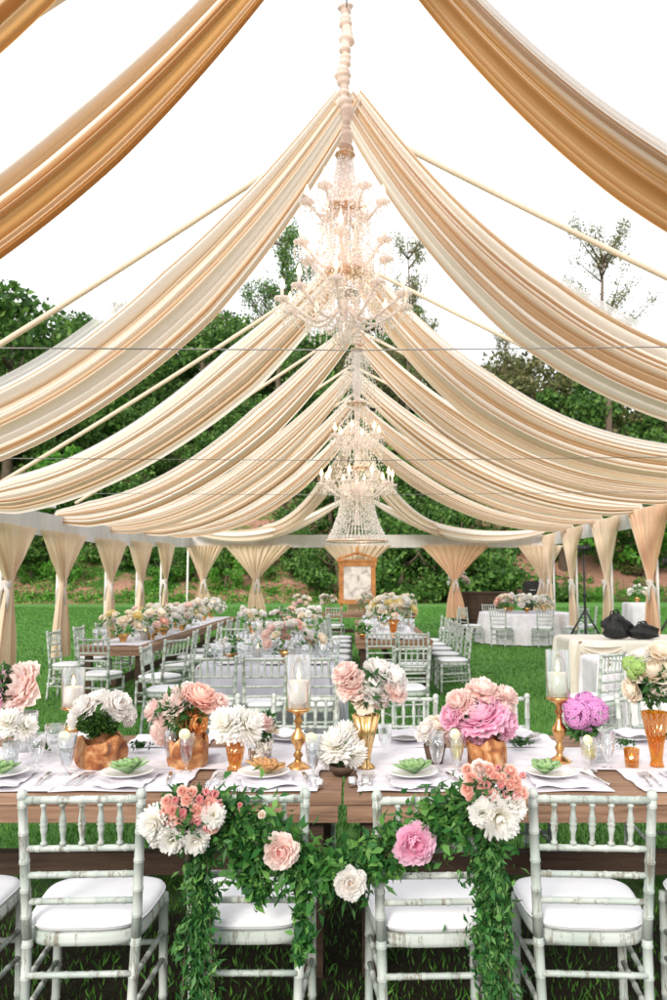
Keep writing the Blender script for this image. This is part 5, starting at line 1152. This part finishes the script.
# background arrangements: bowl, blooms, foliage
def bg_arr(label, X, Y, z, wd, ht, n, kinds, br=.075, seed=0, cont='gold', depth=None, contain_h=.12, nleaf=120):
    rr = random.Random(seed * 13 + 5); t = thing('flower_centrepiece', label, 'flowers', (X, Y, z)); depth = depth or wd * .6
    m_ = MB(); m_.lathe([(0, 0), (.05, 0), (.04, .015), (.06, contain_h * .6), (.09, contain_h), (.08, contain_h), (0, .02)], 20, flute=.05, nf=10); part('vase', m_.mesh('vase', M[cont]), t)
    for k in range(n):
        a_ = rr.uniform(0, 2 * PI); e_ = rr.uniform(-.25, 1.2); q = rr.uniform(.75, 1)
        p = Vector((math.cos(a_) * math.cos(e_) * wd / 2 * q, math.sin(a_) * math.cos(e_) * depth / 2 * q, contain_h + ht * .4 + math.sin(e_) * ht * .6 * q))
        kd = rr.choice(kinds); ax = (p - Vector((0, 0, contain_h * .5)) + Vector((0, -.05, .02))).normalized()
        part(BN[kd], BM[kd][k % 3], t, p, ax.to_track_quat('Z', 'Y').to_euler(), br * rr.uniform(.75, 1.2) * .8)
    rg = np.random.default_rng(seed + 500); C = rand_dirs(nleaf, rg) * (rg.uniform(.3, 1, nleaf) ** .5)[:, None] * np.array([wd / 2, depth / 2, ht * .55]) + np.array([0, 0, contain_h + ht * .4])
    part('foliage', leafcloud('foliage', C, M['leaf'], .07, .03, rg), t)
    return t
mixk = ['peony_white', 'peony_white', 'peony_blush', 'rose_cream', 'rose_cream', 'rose_coral', 'bloom_yellow']; wk = ['peony_white', 'rose_cream', 'peony_white', 'mum_white']
for i, (Y, w_, k_) in enumerate(((10.9, .75, ['bloom_yellow', 'rose_cream', 'peony_white', 'rose_cream']), (11.8, .8, mixk), (12.8, .8, mixk), (13.9, .8, ['peony_blush', 'peony_white', 'rose_coral']), (15.1, .8, wk), (16.4, .8, wk), (17.5, .7, wk), (11.35, .6, mixk), (12.3, .7, wk), (13.35, .7, mixk))):
    bg_arr((f'mixed flower centrepiece on the left wooden table, {ORD[i]} in the row from the camera' if i < 7 else 'extra pale flower bunch at the right edge of the left wooden table, ' + ('nearest', 'middle', 'farthest')[i - 7]), -3.2 + .05 * (i % 2) + (.22 if i > 6 else 0), Y, .765, w_, .36, 22, k_, .085, i + 1)
bg_arr('white rose centrepiece with a few coral blooms on the near grey linen table', -.72, 8.35, .77, .85, .34, 30, ['peony_white', 'rose_cream', 'peony_white', 'rose_coral', 'peony_blush', 'peony_white'], .08, 21)
bg_arr('small white flower bunch left on the near grey linen table', -1.35, 8.6, .77, .3, .2, 8, wk, .05, 22, contain_h=.07)
for i, (X, Y) in enumerate(((-1.65, 12.7), (-1.15, 12.8), (-.75, 12.6))): bg_arr(f'white flower centrepiece on the farther grey linen table, {ORD[i]} from the left', X, Y, .77, .6, .32, 14, mixk if i == 1 else wk, .08, 24 + i)
bg_arr('tall cream rose centrepiece in an amber vase on the central wooden table', .58, 11.9, .765, .72, .42, 30, ['rose_cream', 'rose_cream', 'peony_white', 'bloom_yellow'], .095, 31, 'amber', contain_h=.26)
bg_arr('low white flower bunch on the near left corner of the central wooden table', .12, 11.6, .765, .3, .18, 7, wk, .05, 35, contain_h=.07)
for i, (X, Y) in enumerate(((.45, 13.4), (.75, 14.8), (.5, 16.2))): bg_arr(f'pale flower centrepiece farther along the central wooden table, {ORD[i]} from the camera', X, Y, .765, .6, .32, 12, mixk, .09, 36 + i)
for i, X in enumerate((-1.4, -.7, .3, .9, 1.35)): bg_arr(f'white flower centrepiece on the far crosswise table, {ORD[i]} from the left', X, 20.5, .765, .55, .4, 12, ['peony_white', 'rose_cream', 'peony_blush'], .10, 41 + i)
for i, (X, Y, k_) in enumerate(((3.85, 20.1, ['rose_coral', 'rose_cream', 'peony_blush']), (4.35, 19.9, wk), (4.85, 20.2, wk), (4.1, 20.7, wk))): bg_arr(f'flower centrepiece on the round table, {ORD[i]} from the left', X, Y, .78, .6, .36, 14, k_, .1, 51 + i)
bg_arr('white flowers standing on the left end of the dark bar', 3.05, 23.1, 1.25, .7, .5, 16, ['peony_white', 'peony_blush'], .12, 61)
bg_arr('white flowers on the tall side table outside the tent', 7.25, 20.2, 1.03, .5, .35, 10, wk, .1, 62)
for i, (x, y) in enumerate(((-1.05, 8.55), (-.35, 8.6), (-3.0, 11.3), (-3.35, 13.2), (.3, 12.5), (.8, 13.9), (-1.0, 12.5))):
    where = ['left on the nearer grey linen table', 'right on the nearer grey linen table', 'near the front of the left wooden table', 'halfway along the left wooden table', 'behind the tall cream roses on the central table', 'farther along the central wooden table', 'on the farther grey linen table'][i]
    t = thing('hurricane_candle', 'small candle in a clear glass cylinder ' + where, 'candle', (x, y, .768)); m_ = MB(); m_.lathe([(0, 0), (.05, 0), (.052, .24), (.049, .24), (.047, .006), (0, .006)], 20); part('glass_cylinder', m_.mesh('glass_cylinder', M['glass']), t)
    m_ = MB(); m_.lathe([(0, .007), (.035, .007), (.035, .12), (0, .12)], 16); c_ = part('candle', m_.mesh('candle', M['wax']), t); m_ = MB(); m_.lathe([(0, .125), (.006, .14), (.004, .155), (0, .175)], 8); part('flame', m_.mesh('flame', M['flame']), c_)
# background glassware
gm = MB(); gm.lathe([(0, 0), (.035, .001), (.008, .01), (.007, .08), (.03, .10), (.04, .15), (.034, .20), (.032, .20), (.037, .15), (0, .09)], 16); gme = gm.mesh('wine_glass', M['crystal_cup'])
def glasses(n, x0, x1, y0, y1, z, lab, seed):
    rr = random.Random(seed)
    for k in range(n): thing('wine_glass', lab, 'glass', (rr.uniform(x0, x1), rr.uniform(y0, y1), z), group=lab.replace('clear stemmed glass', 'stemmed glasses'), data=gme)
glasses(22, -1.5, -.2, 8.05, 8.9, .768, 'clear stemmed glass on the near grey linen table', 1)
glasses(30, -3.5, -2.86, 10.45, 15, .768, 'clear stemmed glass on the left wooden table', 2)
glasses(24, .16, .96, 11.5, 15, .768, 'clear stemmed glass on the central wooden table', 3)
glasses(16, -1.8, -.65, 12.3, 13.3, .768, 'clear stemmed glass on the farther grey linen table', 4)
for i, (x, y) in enumerate(((-1.3, 8.12), (-.85, 8.1), (-.38, 8.12))): thing('dinner_plate', f'white plate on the near edge of the near grey linen table, {ORD[i]} from the left', 'plate', (x, y, .77), data=plate_me)
for i, (x, y) in enumerate(((.25, 11.5), (.62, 11.48), (.95, 11.6))): thing('dinner_plate', f'white plate at the near end of the central wooden table, {ORD[i]} from the left', 'plate', (x, y, .769), data=plate_me)
for i, (x, y) in enumerate(((2.8, 8.5), (3.3, 8.48))): thing('dinner_plate', f'white plate on the white clothed table at the right edge, {ORD[i]} from the left', 'plate', (x, y, .77), data=plate_me)
